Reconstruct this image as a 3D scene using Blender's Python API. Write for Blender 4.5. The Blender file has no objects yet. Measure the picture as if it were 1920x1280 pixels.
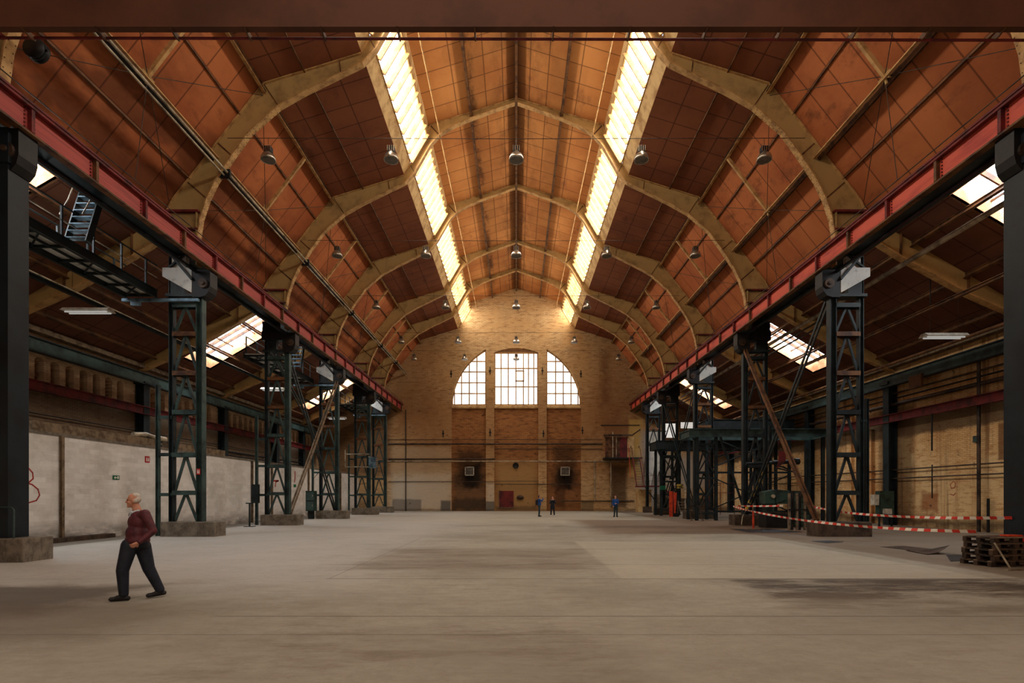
import bpy, bmesh, math, random
from mathutils import Vector, Matrix
random.seed(7)
S = bpy.context.scene
C = S.collection
D = 8.73                                   # bay length
YA = [14.23, 22.96, 31.69, 40.42, 49.15, 55.26]   # arch planes
YW = 60.67                                 # end wall
YB = -14.0                                 # back wall
# ---------------------------------------------------------------- camera, world, exposure
cam = bpy.data.cameras.new('camera')
co = bpy.data.objects.new('camera', cam); C.objects.link(co)
co.location = (0, 0, 1.72); co.rotation_euler = (math.pi/2, 0, 0)
cam.sensor_width = 36; cam.lens = 18.75
cam.shift_x = -8/1920; cam.shift_y = 289.5/1920
cam.clip_start = 0.1; cam.clip_end = 300
S.camera = co
S.view_settings.view_transform = 'Standard'
S.view_settings.look = 'None'
S.view_settings.gamma = 1
S.view_settings.use_curve_mapping = False
S.view_settings.exposure = 0.12
W = bpy.data.worlds.new('world'); S.world = W; W.use_nodes = True
W.node_tree.nodes['Background'].inputs[0].default_value = (0.75, 0.85, 1, 1)
W.node_tree.nodes['Background'].inputs[1].default_value = 1.0
S.cycles.max_bounces = 7; S.cycles.diffuse_bounces = 5; S.cycles.glossy_bounces = 3
S.cycles.transmission_bounces = 2; S.cycles.volume_bounces = 0
S.cycles.caustics_reflective = False; S.cycles.caustics_refractive = False
S.cycles.sample_clamp_indirect = 6
# daylight strengths of the glazing
L_NAVE, L_AISLE, L_END, L_BACK = 15.0, 19.0, 1.8, 1.8
HAZE = 0.0

# ---------------------------------------------------------------- materials
def srgb(r, g, b):
    f = lambda c: (c/255/12.92) if c/255 <= 0.04045 else ((c/255+0.055)/1.055)**2.4
    return (f(r), f(g), f(b), 1)
class NM:
    def __init__(s, name, rough=0.8, metal=0.0, spec=0.3):
        s.m = bpy.data.materials.new(name); s.m.use_nodes = True
        s.t = s.m.node_tree; s.b = s.t.nodes['Principled BSDF']
        s.b.inputs['Roughness'].default_value = rough
        s.b.inputs['Metallic'].default_value = metal
        s.b.inputs['Specular IOR Level'].default_value = spec
        s.pos = s.t.nodes.new('ShaderNodeNewGeometry').outputs['Position']
        s.sep = s.t.nodes.new('ShaderNodeSeparateXYZ'); s.t.links.new(s.pos, s.sep.inputs[0])
        s.X, s.Y, s.Z = s.sep.outputs
    def put(s, sock, v):
        if hasattr(v, 'is_output') or isinstance(v, bpy.types.NodeSocket): s.t.links.new(v, sock)
        else: sock.default_value = v
    def math(s, op, a, b=0.0, c=None, clamp=False):
        n = s.t.nodes.new('ShaderNodeMath'); n.operation = op; n.use_clamp = clamp
        s.put(n.inputs[0], a); s.put(n.inputs[1], b)
        if c is not None: s.put(n.inputs[2], c)
        return n.outputs[0]
    def smooth(s, v, a, b):
        n = s.t.nodes.new('ShaderNodeMapRange'); n.interpolation_type = 'SMOOTHSTEP'
        s.put(n.inputs[0], v); n.inputs[1].default_value = a; n.inputs[2].default_value = b
        return n.outputs[0]
    def vec(s, x, y, z):
        n = s.t.nodes.new('ShaderNodeCombineXYZ')
        for i, v in enumerate((x, y, z)): s.put(n.inputs[i], v)
        return n.outputs[0]
    def scale(s, v):
        n = s.t.nodes.new('ShaderNodeVectorMath'); n.operation = 'MULTIPLY'
        s.put(n.inputs[0], s.pos); n.inputs[1].default_value = v
        return n.outputs[0]
    def noise(s, scale=(1, 1, 1), detail=4, rough=0.6):
        n = s.t.nodes.new('ShaderNodeTexNoise'); s.put(n.inputs['Vector'], s.scale(scale))
        n.inputs['Scale'].default_value = 1; n.inputs['Detail'].default_value = detail
        n.inputs['Roughness'].default_value = rough
        return n.outputs[0]
    def white(s, v):
        n = s.t.nodes.new('ShaderNodeTexWhiteNoise'); n.noise_dimensions = '3D'; s.put(n.inputs[0], v)
        return n.outputs[0]
    def mix(s, f, a, b, mode='MIX'):
        n = s.t.nodes.new('ShaderNodeMix'); n.data_type = 'RGBA'; n.blend_type = mode
        s.put(n.inputs[0], f); s.put(n.inputs[6], a); s.put(n.inputs[7], b)
        return n.outputs[2]
    def box(s, u, v, u0, u1, v0, v1, soft=0.15, wob=None, amp=0.0):
        """soft box mask in (u, v), its edge wobbled by a noise socket"""
        if wob is not None:
            w = s.math('MULTIPLY', s.math('SUBTRACT', wob, 0.5), amp)
            u = s.math('ADD', u, w); v = s.math('ADD', v, w)
        du = s.math('SUBTRACT', s.math('ABSOLUTE', s.math('SUBTRACT', u, (u0+u1)/2)), (u1-u0)/2)
        dv = s.math('SUBTRACT', s.math('ABSOLUTE', s.math('SUBTRACT', v, (v0+v1)/2)), (v1-v0)/2)
        d = s.math('MAXIMUM', du, dv)
        return s.smooth(d, soft, -soft)
    def line(s, u, at, w):
        return s.smooth(s.math('ABSOLUTE', s.math('SUBTRACT', u, at)), w, w*0.35)
    def every(s, u, start, step, w):
        f = s.math('FRACT', s.math('ADD', s.math('DIVIDE', s.math('SUBTRACT', u, start), step), 0.5))
        return s.smooth(s.math('MULTIPLY', s.math('ABSOLUTE', s.math('SUBTRACT', f, 0.5)), step), w, w*0.35)
    def out(s, col, bump=None, strength=0.3, dist=0.02):
        s.put(s.b.inputs['Base Color'], col)
        if bump is not None:
            n = s.t.nodes.new('ShaderNodeBump'); n.inputs['Strength'].default_value = strength
            n.inputs['Distance'].default_value = dist
            s.t.links.new(bump, n.inputs['Height']); s.t.links.new(n.outputs[0], s.b.inputs['Normal'])
        return s.m
def paint(name, a, b=None, sc=1.5, rough=0.7, metal=0.0, thr=(0.4, 0.65), spec=0.3):
    m = NM(name, rough, metal, spec)
    b = b or tuple(x*0.6 for x in a[:3])+(1,)
    return m.out(m.mix(m.smooth(m.noise((sc, sc, sc), 6, 0.65), *thr), a, b))
def glow(name, col, strength, var=0.0, sc=(1, 1, 1)):
    m = bpy.data.materials.new(name); m.use_nodes = True; t = m.node_tree
    for n in list(t.nodes):
        if n.type != 'OUTPUT_MATERIAL': t.nodes.remove(n)
    e = t.nodes.new('ShaderNodeEmission'); e.inputs[0].default_value = col; e.inputs[1].default_value = strength
    t.links.new(e.outputs[0], t.nodes['Material Output'].inputs[0])
    if var:
        g = t.nodes.new('ShaderNodeNewGeometry'); v = t.nodes.new('ShaderNodeVectorMath'); v.operation = 'MULTIPLY'
        t.links.new(g.outputs['Position'], v.inputs[0]); v.inputs[1].default_value = sc
        n = t.nodes.new('ShaderNodeTexNoise'); t.links.new(v.outputs[0], n.inputs['Vector']); n.inputs['Scale'].default_value = 1
        r = t.nodes.new('ShaderNodeMapRange'); t.links.new(n.outputs[0], r.inputs[0])
        r.inputs[1].default_value = 0.35; r.inputs[2].default_value = 0.65
        r.inputs[3].default_value = strength*(1-var); r.inputs[4].default_value = strength
        t.links.new(r.outputs[0], e.inputs[1])
    return m

M = {}
M['ochre'] = paint('ochre_paint', srgb(178, 146, 92), srgb(138, 110, 68), 1.2, 0.6, thr=(0.45, 0.75))
M['ochre_edge'] = paint('ochre_flange', srgb(196, 154, 98), srgb(150, 112, 68), 2.5, 0.6)
M['brown'] = paint('brown_steel', srgb(112, 74, 42), srgb(62, 38, 24), 2.0, 0.6)
M['dark'] = paint('dark_green_steel', srgb(32, 44, 46), srgb(16, 20, 22), 1.6, 0.5)
M['green'] = paint('green_steel', srgb(60, 80, 76), srgb(32, 44, 44), 1.3, 0.5)
M['black'] = paint('black_iron', srgb(28, 26, 26), srgb(14, 13, 13), 3, 0.5)
M['red_dark'] = paint('dark_red_steel', srgb(116, 38, 36), srgb(60, 24, 24), 1.5, 0.6)
M['bridge'] = paint('bridge_beam_paint', srgb(92, 56, 38), srgb(76, 46, 32), 0.5, 0.8)
M['casing'] = paint('near_post_paint', srgb(22, 32, 37), srgb(14, 18, 22), 1.2, 0.5)
M['shaft'] = paint('rooflight_shaft_render', srgb(214, 166, 122), srgb(180, 124, 84), 1.5, 0.8)
M['pipe'] = paint('grey_pipe', srgb(190, 176, 150), srgb(110, 96, 78), 1.5, 0.4, 0.3)
M['pipe_dark'] = paint('dark_pipe', srgb(84, 66, 52), srgb(40, 32, 28), 1.5, 0.5, 0.3)
M['white_metal'] = paint('grubby_white_plate', srgb(214, 214, 206), srgb(120, 118, 112), 3.0, 0.5, thr=(0.5, 0.8))
M['alu'] = paint('dull_aluminium', srgb(205, 196, 178), srgb(150, 140, 124), 6, 0.3, 0.85)
M['blue_steel'] = paint('blue_grey_steel', srgb(120, 150, 168), srgb(60, 80, 92), 2, 0.45, 0.2)
M['cream'] = paint('cream_boards', srgb(206, 172, 118), srgb(160, 122, 74), 1.2, 0.7)
M['hood'] = paint('white_enamel', srgb(220, 215, 200), srgb(170, 165, 150), 4, 0.4)
M['yellow'] = paint('yellow_black', srgb(190, 160, 60), srgb(40, 34, 20), 9, 0.6, thr=(0.48, 0.52))
M['yellow_plain'] = paint('yellow_paint', srgb(196, 164, 60), srgb(150, 124, 50), 4, 0.5)
M['orange'] = paint('orange_red_plastic', srgb(214, 74, 40), srgb(168, 48, 30), 3, 0.5)
M['sign_green'] = paint('sign_green', srgb(30, 110, 74), srgb(24, 90, 62), 3, 0.4)
M['sign_red'] = paint('sign_red', srgb(190, 44, 40), srgb(160, 36, 34), 3, 0.4)
M['sign_white'] = paint('sign_white', srgb(232, 230, 222), srgb(210, 206, 196), 3, 0.4)
M['tape_red'] = paint('tape_red', srgb(214, 58, 42), srgb(196, 48, 38), 3, 0.4)
M['tape_white'] = paint('tape_white', srgb(236, 226, 206), srgb(216, 204, 186), 3, 0.4)
M['graffiti'] = paint('red_spray_paint', srgb(178, 62, 50), srgb(150, 60, 50), 3, 0.8)
M['wood'] = paint('dark_pallet_wood', srgb(74, 56, 42), srgb(38, 30, 24), 3, 0.85)
M['timber'] = paint('weathered_timber', srgb(132, 112, 88), srgb(84, 68, 52), 3, 0.85)
M['machine'] = paint('machine_green', srgb(50, 74, 62), srgb(26, 34, 30), 1.8, 0.55)

def m_red_girder():
    m = NM('red_girder_paint', 0.55)
    n = m.noise((0.6, 0.5, 3.0), 6, 0.6)
    c = m.mix(m.smooth(n, 0.42, 0.7), srgb(206, 84, 62), srgb(158, 52, 46))
    streak = m.smooth(m.noise((0.4, 0.25, 22), 3, 0.5), 0.52, 0.66)
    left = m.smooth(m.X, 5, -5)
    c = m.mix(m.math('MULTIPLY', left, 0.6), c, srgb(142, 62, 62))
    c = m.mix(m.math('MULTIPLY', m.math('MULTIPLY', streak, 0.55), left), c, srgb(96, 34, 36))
    return m.out(c)
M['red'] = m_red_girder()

def m_ceiling(name, cols, xs, dark=0.0):
    """coated roof boards with dark seams: every 1.247 m along the hall and at the given |X|"""
    m = NM(name, 0.85, 0, 0.15)
    ax = m.math('ABSOLUTE', m.X)
    big = m.noise((0.28, 0.28, 0.28), 5, 0.65)
    c = m.mix(m.smooth(big, 0.35, 0.68), cols[0], cols[1])
    soot = m.smooth(m.noise((0.9, 0.35, 0.9), 6, 0.7), 0.56, 0.72)
    c = m.mix(m.math('MULTIPLY', soot, 0.5), c, cols[2])
    cell = m.vec(m.math('FLOOR', m.math('DIVIDE', ax, 1.9)), m.math('FLOOR', m.math('DIVIDE', m.math('SUBTRACT', m.Y, 22.96), 1.247)), m.math('SIGN', m.X))
    wn = m.white(cell)
    c = m.mix(m.math('MULTIPLY', wn, 0.16), c, cols[2])
    seam = m.every(m.Y, 22.96, 1.247, 0.042)
    for x in xs: seam = m.math('MAXIMUM', seam, m.line(ax, x, 0.04))
    c = m.mix(m.math('MULTIPLY', seam, 0.62), c, srgb(52, 28, 18))
    return m, c, ax
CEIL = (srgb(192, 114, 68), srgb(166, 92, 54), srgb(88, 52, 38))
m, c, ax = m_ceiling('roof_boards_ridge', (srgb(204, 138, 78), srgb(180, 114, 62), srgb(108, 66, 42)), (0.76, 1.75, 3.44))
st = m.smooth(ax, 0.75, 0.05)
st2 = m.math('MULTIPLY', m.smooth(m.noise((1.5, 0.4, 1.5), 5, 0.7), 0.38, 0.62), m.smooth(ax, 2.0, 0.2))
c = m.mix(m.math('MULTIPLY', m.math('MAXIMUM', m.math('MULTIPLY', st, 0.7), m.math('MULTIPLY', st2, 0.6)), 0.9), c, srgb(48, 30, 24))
leftp = m.math('MULTIPLY', m.smooth(m.math('ABSOLUTE', m.math('ADD', m.X, 2.55)), 0.4, 0.05), m.smooth(m.noise((1, 0.5, 1), 5, 0.7), 0.4, 0.62))  # blotchy dark band: shadow of the left purlin painted in, with stains
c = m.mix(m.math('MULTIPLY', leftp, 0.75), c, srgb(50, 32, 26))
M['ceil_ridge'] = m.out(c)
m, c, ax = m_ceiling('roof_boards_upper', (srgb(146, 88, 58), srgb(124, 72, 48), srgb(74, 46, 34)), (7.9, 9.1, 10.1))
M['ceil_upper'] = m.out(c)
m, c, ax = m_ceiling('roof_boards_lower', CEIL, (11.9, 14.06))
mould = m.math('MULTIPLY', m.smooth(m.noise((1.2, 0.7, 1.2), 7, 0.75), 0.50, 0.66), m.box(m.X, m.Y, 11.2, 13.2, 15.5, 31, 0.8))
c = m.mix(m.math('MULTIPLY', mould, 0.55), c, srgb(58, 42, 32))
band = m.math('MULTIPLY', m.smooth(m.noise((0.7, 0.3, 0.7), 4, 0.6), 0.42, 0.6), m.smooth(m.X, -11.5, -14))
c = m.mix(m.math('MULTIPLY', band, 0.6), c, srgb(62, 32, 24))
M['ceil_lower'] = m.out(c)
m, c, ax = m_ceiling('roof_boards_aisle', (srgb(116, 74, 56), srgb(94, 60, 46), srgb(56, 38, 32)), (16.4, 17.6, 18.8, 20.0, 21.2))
M['ceil_aisle'] = m.out(c)

def m_brick(name, horiz, cols, mortar, patches=(), whites=(), streaks=0.0, scale=1.0):
    """horiz 'X' or 'Y' is the wall's run; patches = (u0,u1,z0,z1,soft,amp,colour,strength)"""
    m = NM(name, 0.9, 0, 0.15)
    u = m.X if horiz == 'X' else m.Y
    b = m.t.nodes.new('ShaderNodeTexBrick')
    m.t.links.new(m.vec(u, m.Z, 0.0), b.inputs['Vector'])
    b.inputs['Color1'].default_value = cols[0]; b.inputs['Color2'].default_value = cols[1]; b.inputs['Mortar'].default_value = mortar
    b.inputs['Scale'].default_value = 1; b.inputs['Mortar Size'].default_value = 0.012*scale
    b.inputs['Brick Width'].default_value = 0.42*scale; b.inputs['Row Height'].default_value = 0.135*scale
    b.inputs['Bias'].default_value = -0.1
    c = b.outputs[0]
    big = m.noise((0.25, 0.25, 0.35), 6, 0.65)
    c = m.mix(m.smooth(big, 0.4, 0.68), c, cols[2])
    fine = m.noise((1.2, 1.2, 5.0), 5, 0.7)
    c = m.mix(m.math('MULTIPLY', m.smooth(fine, 0.48, 0.66), 0.7), c, cols[3])
    wob = m.noise((0.8, 0.8, 0.8), 6, 0.75)
    if streaks:
        sv = m.noise((1.6, 1.6, 0.12), 5, 0.7)
        c = m.mix(m.math('MULTIPLY', m.smooth(sv, 0.48, 0.66), streaks), c, cols[3])
        sv2 = m.noise((2.2, 2.2, 0.09), 4, 0.6)
        c = m.mix(m.math('MULTIPLY', m.smooth(sv2, 0.55, 0.7), streaks*0.9), c, cols[4])
    for (u0, u1, z0, z1, soft, amp, col, st) in patches:
        k = m.box(u, m.Z, u0, u1, z0, z1, soft, wob, amp)
        c = m.mix(m.math('MULTIPLY', k, st), c, col)
    spots = m.smooth(m.noise((2.6, 2.6, 2.6), 3, 0.5), 0.69, 0.73)
    c = m.mix(m.math('MULTIPLY', spots, 0.6), c, srgb(56, 38, 26))
    return m.out(c, b.outputs['Fac'], 0.25, -0.02)
SOOT_AND_SHADE = srgb(34, 28, 24); PALE = srgb(206, 196, 176); BRN = srgb(112, 66, 34)
M['brick_end'] = m_brick('end_wall_brick', 'X', (srgb(212, 178, 130), srgb(188, 152, 106), srgb(196, 156, 106), srgb(136, 98, 62)), srgb(130, 104, 74), patches=(
    (-14, 14, 5.5, 13.5, 3.0, 4, srgb(140, 92, 52), 0.5), (-14, -9, 9, 20, 1.5, 5, srgb(130, 88, 52), 0.45), (9, 14, 9, 20, 1.5, 5, srgb(124, 80, 46), 0.45),
    (-14.2, -7.45, 0.0, 4.2, 0.8, 1.6, PALE, 0.75), (-14.2, -7.45, 4.2, 7.3, 0.3, 1.2, srgb(182, 160, 128), 0.5),
    (-14.0, -11.5, 0, 3.4, 0.3, 1, PALE, 0.5), (-3.5, -2.4, 0, 3.2, 0.4, 1.2, PALE, 0.6),
    (10.0, 13.6, 3.0, 10.5, 1.2, 4, srgb(112, 68, 34), 0.55), (9.6, 10.6, 12.0, 18, 0.6, 2, srgb(96, 62, 34), 0.5),
    (10.8, 12.6, 0.4, 5.2, 0.3, 0.8, srgb(58, 40, 28), 0.75), (12.8, 14.4, 4, 10.4, 0.2, 0.4, srgb(206, 170, 96), 0.6),
    (14.2, 17.0, 0.5, 9.0, 0.5, 2.5, srgb(150, 150, 148), 0.75), (17, 22.5, 2.5, 6.3, 0.5, 1.5, srgb(176, 168, 156), 0.7),
    (-22.5, -14.3, 4, 12, 0.5, 1.5, srgb(92, 62, 42), 0.7), (16.5, 22.5, 0, 1.5, 0.15, 0.6, SOOT_AND_SHADE, 0.85), (15, 22.5, 9.9, 13.5, 0.3, 1, srgb(70, 40, 30), 0.8),  # low dark band on the right paints a shaded opening into the brick
    (-14.1, -10.8, 0.0, 1.35, 0.1, 0.5, srgb(110, 104, 98), 0.7), (-8.6, -7.45, 0, 1.2, 0.12, 0.3, srgb(100, 96, 90), 0.9),
    (-3.5, -2.4, 0, 1.1, 0.05, 0.1, srgb(108, 104, 96), 0.9), (7.4, 8.8, 0, 1.1, 0.1, 0.2, srgb(112, 94, 70), 0.7),
    (-14, 14, 0, 0.25, 0.15, 0.4, srgb(70, 54, 40), 0.5)))
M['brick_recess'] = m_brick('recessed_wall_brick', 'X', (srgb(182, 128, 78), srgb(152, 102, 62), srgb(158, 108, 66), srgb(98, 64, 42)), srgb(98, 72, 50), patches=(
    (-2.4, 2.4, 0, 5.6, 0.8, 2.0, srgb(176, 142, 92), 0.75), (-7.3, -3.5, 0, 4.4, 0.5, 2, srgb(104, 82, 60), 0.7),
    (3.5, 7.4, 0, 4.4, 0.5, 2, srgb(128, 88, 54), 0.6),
    (-6.9, -3.7, 2.9, 7.0, 0.7, 2.4, SOOT_AND_SHADE, 0.75), (-6.0, -4.3, 2.6, 5.2, 0.3, 1.6, SOOT_AND_SHADE, 0.8),
    (4.2, 7.0, 2.8, 7.6, 0.7, 2.4, SOOT_AND_SHADE, 0.65), (4.7, 6.4, 2.4, 4.8, 0.3, 1.2, SOOT_AND_SHADE, 0.85),
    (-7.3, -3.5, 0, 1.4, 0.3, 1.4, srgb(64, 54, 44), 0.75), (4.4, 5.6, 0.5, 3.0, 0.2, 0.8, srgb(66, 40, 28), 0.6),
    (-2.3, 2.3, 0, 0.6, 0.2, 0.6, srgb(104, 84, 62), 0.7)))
M['brick_right'] = m_brick('right_wall_brick', 'Y', (srgb(232, 190, 134), srgb(212, 166, 110), srgb(232, 200, 148), srgb(180, 122, 74), srgb(112, 76, 48)), srgb(150, 110, 70), streaks=0.7, scale=.7, patches=(
    (10, 60, 5.15, 6.6, 0.12, 0.5, srgb(76, 60, 46), 0.8), (10, 60, 0.0, 0.55, 0.3, 1.0, srgb(66, 50, 36), 0.8),
    (24.4, 24.9, 3.4, 5.1, 0.06, 0.15, srgb(110, 72, 44), 0.8), (23.5, 24.3, 0.2, 2.2, 0.2, 0.8, srgb(62, 36, 26), 0.75),
    (28.5, 29.6, 0.9, 1.9, 0.15, 0.5, srgb(150, 82, 44), 0.7), (30.2, 33.0, 0, 7, 0.3, 1.0, srgb(74, 50, 32), 0.7),
    (38, 60, 5.5, 9, 0.5, 1.5, srgb(92, 68, 46), 0.6)))
M['brick_left'] = m_brick('left_wall_brick', 'Y', (srgb(214, 186, 150), srgb(190, 160, 126), srgb(206, 178, 140), srgb(150, 120, 92), srgb(130, 104, 80)), srgb(130, 106, 82), streaks=0.25, scale=.7, patches=(
    (10, 60, 5.0, 6.9, 0.3, 1.4, srgb(70, 52, 42), 0.75), (10, 60, 7.2, 7.6, 0.3, 0.8, srgb(110, 78, 54), 0.4)))

def m_blockwall():
    m = NM('painted_blockwork', 0.85, 0, 0.2)
    b = m.t.nodes.new('ShaderNodeTexBrick'); m.t.links.new(m.vec(m.Y, m.Z, 0.0), b.inputs['Vector'])
    b.inputs['Color1'].default_value = srgb(234, 230, 224); b.inputs['Color2'].default_value = srgb(218, 212, 204)
    b.inputs['Mortar'].default_value = srgb(222, 217, 208); b.inputs['Scale'].default_value = 1
    b.inputs['Mortar Size'].default_value = 0.008; b.inputs['Brick Width'].default_value = 0.5; b.inputs['Row Height'].default_value = 0.2
    n = m.noise((0.9, 0.7, 1.1), 7, 0.7)
    c = m.mix(m.math('MULTIPLY', m.smooth(n, 0.42, 0.66), 0.5), b.outputs[0], srgb(182, 175, 164))
    dirt = m.math('MULTIPLY', m.smooth(m.Z, 0.9, 0.0), m.smooth(m.noise((0.7, 0.7, 2), 6, 0.7), 0.3, 0.6))
    c = m.mix(m.math('MULTIPLY', dirt, 0.8), c, srgb(84, 72, 58))
    return m.out(c, b.outputs['Fac'], 0.2, -0.01)
M['blockwork'] = m_blockwall()
def m_concrete(name, a, b):
    m = NM(name, 0.9)
    n = m.noise((2.5, 2.5, 2.5), 7, 0.7)
    c = m.mix(m.smooth(n, 0.4, 0.65), a, b)
    c = m.mix(m.math('MULTIPLY', m.smooth(m.noise((14, 14, 3), 3, 0.5), 0.55, 0.7), 0.4), c, srgb(60, 52, 44))
    return m.out(c, n, 0.3, 0.02)
M['concrete'] = m_concrete('concrete_block', srgb(126, 116, 102), srgb(92, 82, 70))
M['concrete_dark'] = m_concrete('dark_concrete_block', srgb(84, 68, 54), srgb(54, 44, 36))
def fl(px, py):
    Y = 1720/(py-929.5); return ((px-968)*Y/1000, Y)
def m_floor():
    m = NM('worn_concrete_floor', 0.72, 0, 0.3)
    base = m.noise((0.22, 0.3, 1), 6, 0.6)
    c = m.mix(m.smooth(base, 0.36, 0.66), srgb(164, 158, 142), srgb(139, 133, 117))
    fine = m.noise((2.6, 5.0, 1), 8, 0.75)
    c = m.mix(m.math('MULTIPLY', m.smooth(fine, 0.3, 0.8), 0.42), c, srgb(112, 100, 84))
    c = m.mix(m.math('MULTIPLY', m.smooth(m.noise((9, 16, 1), 6, 0.7), 0.45, 0.8), 0.3), c, srgb(100, 88, 74))
    c = m.mix(m.math('MULTIPLY', m.smooth(m.noise((0.5, 2.4, 1), 7, 0.7), 0.52, 0.7), 0.35), c, srgb(116, 98, 80))
    wob = m.noise((0.7, 1.2, 1), 7, 0.75)
    wob2 = m.noise((0.45, 1.6, 1), 8, 0.78)
    # the pale screed on the right, brown worn ground beyond it, dark oily patches
    def P(x0, x1, y0, y1, soft, amp, col, st, w=wob, gate=None):
        nonlocal c
        k = m.box(m.X, m.Y, x0, x1, y0, y1, soft, w, amp)
        if gate: k = m.math('MULTIPLY', k, m.smooth(wob2, *gate))
        c = m.mix(m.math('MULTIPLY', k, st), c, col)
    P(-17, -3.5, 10, 60, 2.5, 4, srgb(188, 185, 180), 0.65)  # left floor lightened: skylight glow painted into the concrete colour
    P(-17, 10, 34, 62, 3, 4, srgb(180, 170, 152), 0.4)
    P(10.6, 23, 10, 60, 0.15, 0.6, srgb(104, 86, 68), 0.75)
    P(4.0, 17, 24, 38, 0.8, 3.0, srgb(104, 78, 56), 0.75)
    P(2.0, 17, 28.5, 31, 0.3, 1.5, srgb(58, 42, 32), 0.7, wob2, (0.42, 0.6))
    P(6, 16, 24.4, 26, 0.3, 1.5, srgb(58, 42, 32), 0.7, wob2, (0.42, 0.6))
    P(2.2, 9.9, 11.1, 20.2, 0.08, 0.3, srgb(178, 170, 152), 0.55)
    P(4.4, 10.6, 9.0, 11.05, 0.15, 0.8, srgb(56, 44, 34), 0.9, wob2, (0.4, 0.58))
    P(6.0, 9.6, 9.6, 11.05, 0.1, 0.3, srgb(74, 60, 46), 0.6, wob2, (0.3, 0.6))
    P(4.2, 9.5, 7.9, 9.6, 0.3, 1.5, srgb(96, 80, 62), 0.6, wob2, (0.4, 0.6))
    P(-3.9, 1.8, 12.5, 17.3, 0.4, 1.8, srgb(118, 100, 82), 0.35)
    P(-3.9, 2.4, 12.5, 17.5, 0.5, 1.8, srgb(92, 76, 60), 0.55, wob2, (0.42, 0.66))
    P(-12, -7.0, 7.6, 10.2, 0.4, 1.4, srgb(72, 60, 48), 0.8)
    P(-9, -5.2, 6.2, 8.4, 0.6, 2.0, srgb(98, 84, 68), 0.6)
    P(-6, 9, 2, 8, 2, 4, srgb(138, 128, 114), 0.3)
    P(-20, 20, 2, 30, 1, 4, srgb(104, 92, 76), 0.5, wob, (0.56, 0.72))
    P(-3, 1.2, 5.2, 7.4, 0.4, 1.5, srgb(112, 98, 82), 0.6, wob2, (0.45, 0.62))
    P(-22.5, -15.6, 8, 60, 0.1, 0.2, srgb(96, 88, 78), 0.7)
    tracks = m.math('MULTIPLY', m.smooth(m.noise((0.5, 0.5, 1), 8, 0.8), 0.5, 0.53), m.smooth(m.noise((0.5, 0.5, 1), 8, 0.8), 0.56, 0.53))
    c = m.mix(m.math('MULTIPLY', tracks, 0.12), c, srgb(92, 78, 62))
    # joints of the slabs
    jl = m.line(m.Y, 7.63, 0.025); jl = m.math('MULTIPLY', jl, m.smooth(m.X, -4.4, -4.2))
    for y, w, x0 in ((11.1, 0.03, -4.0), (6.62, 0.014, -30), (13.4, 0.02, -5), (17.3, 0.03, -5), (23.0, 0.04, -5)):
        jl = m.math('MAXIMUM', jl, m.math('MULTIPLY', m.line(m.Y, y, w), m.smooth(m.X, x0, x0+0.1)))
    jl = m.math('MAXIMUM', jl, m.math('MULTIPLY', m.line(m.X, -3.9, 0.012), m.box(m.X, m.Y, -5, -3, 11.1, 22, 0.1)))
    c = m.mix(m.math('MULTIPLY', jl, 0.75), c, srgb(64, 54, 44))
    return m.out(c, fine, 0.12, 0.01)
M['floor'] = m_floor()
M['pane_nave'] = glow('bright_clerestory_glass', (1.0, 0.93, 0.81, 1), L_NAVE)
M['pane_aisle'] = glow('bright_rooflight_glass', (0.86, 0.93, 1.0, 1), L_AISLE)
M['pane_end'] = glow('bright_end_window_glass', (1.0, 0.92, 0.82, 1), L_END, 0.35, (1.2, 1, 0.25))
M['pane_back'] = glow('bright_back_window_glass', (1.0, 0.93, 0.85, 1), L_BACK)
M['pane_brick'] = glow('glass_block', (1.0, 0.93, 0.84, 1), 0.75)
M['tube'] = glow('lamp_diffuser', (1.0, 0.95, 0.88, 1), 0.35)
M['lens'] = paint('smoky_lamp_lens', srgb(120, 112, 100), srgb(100, 92, 82), 3, 0.25)

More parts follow.
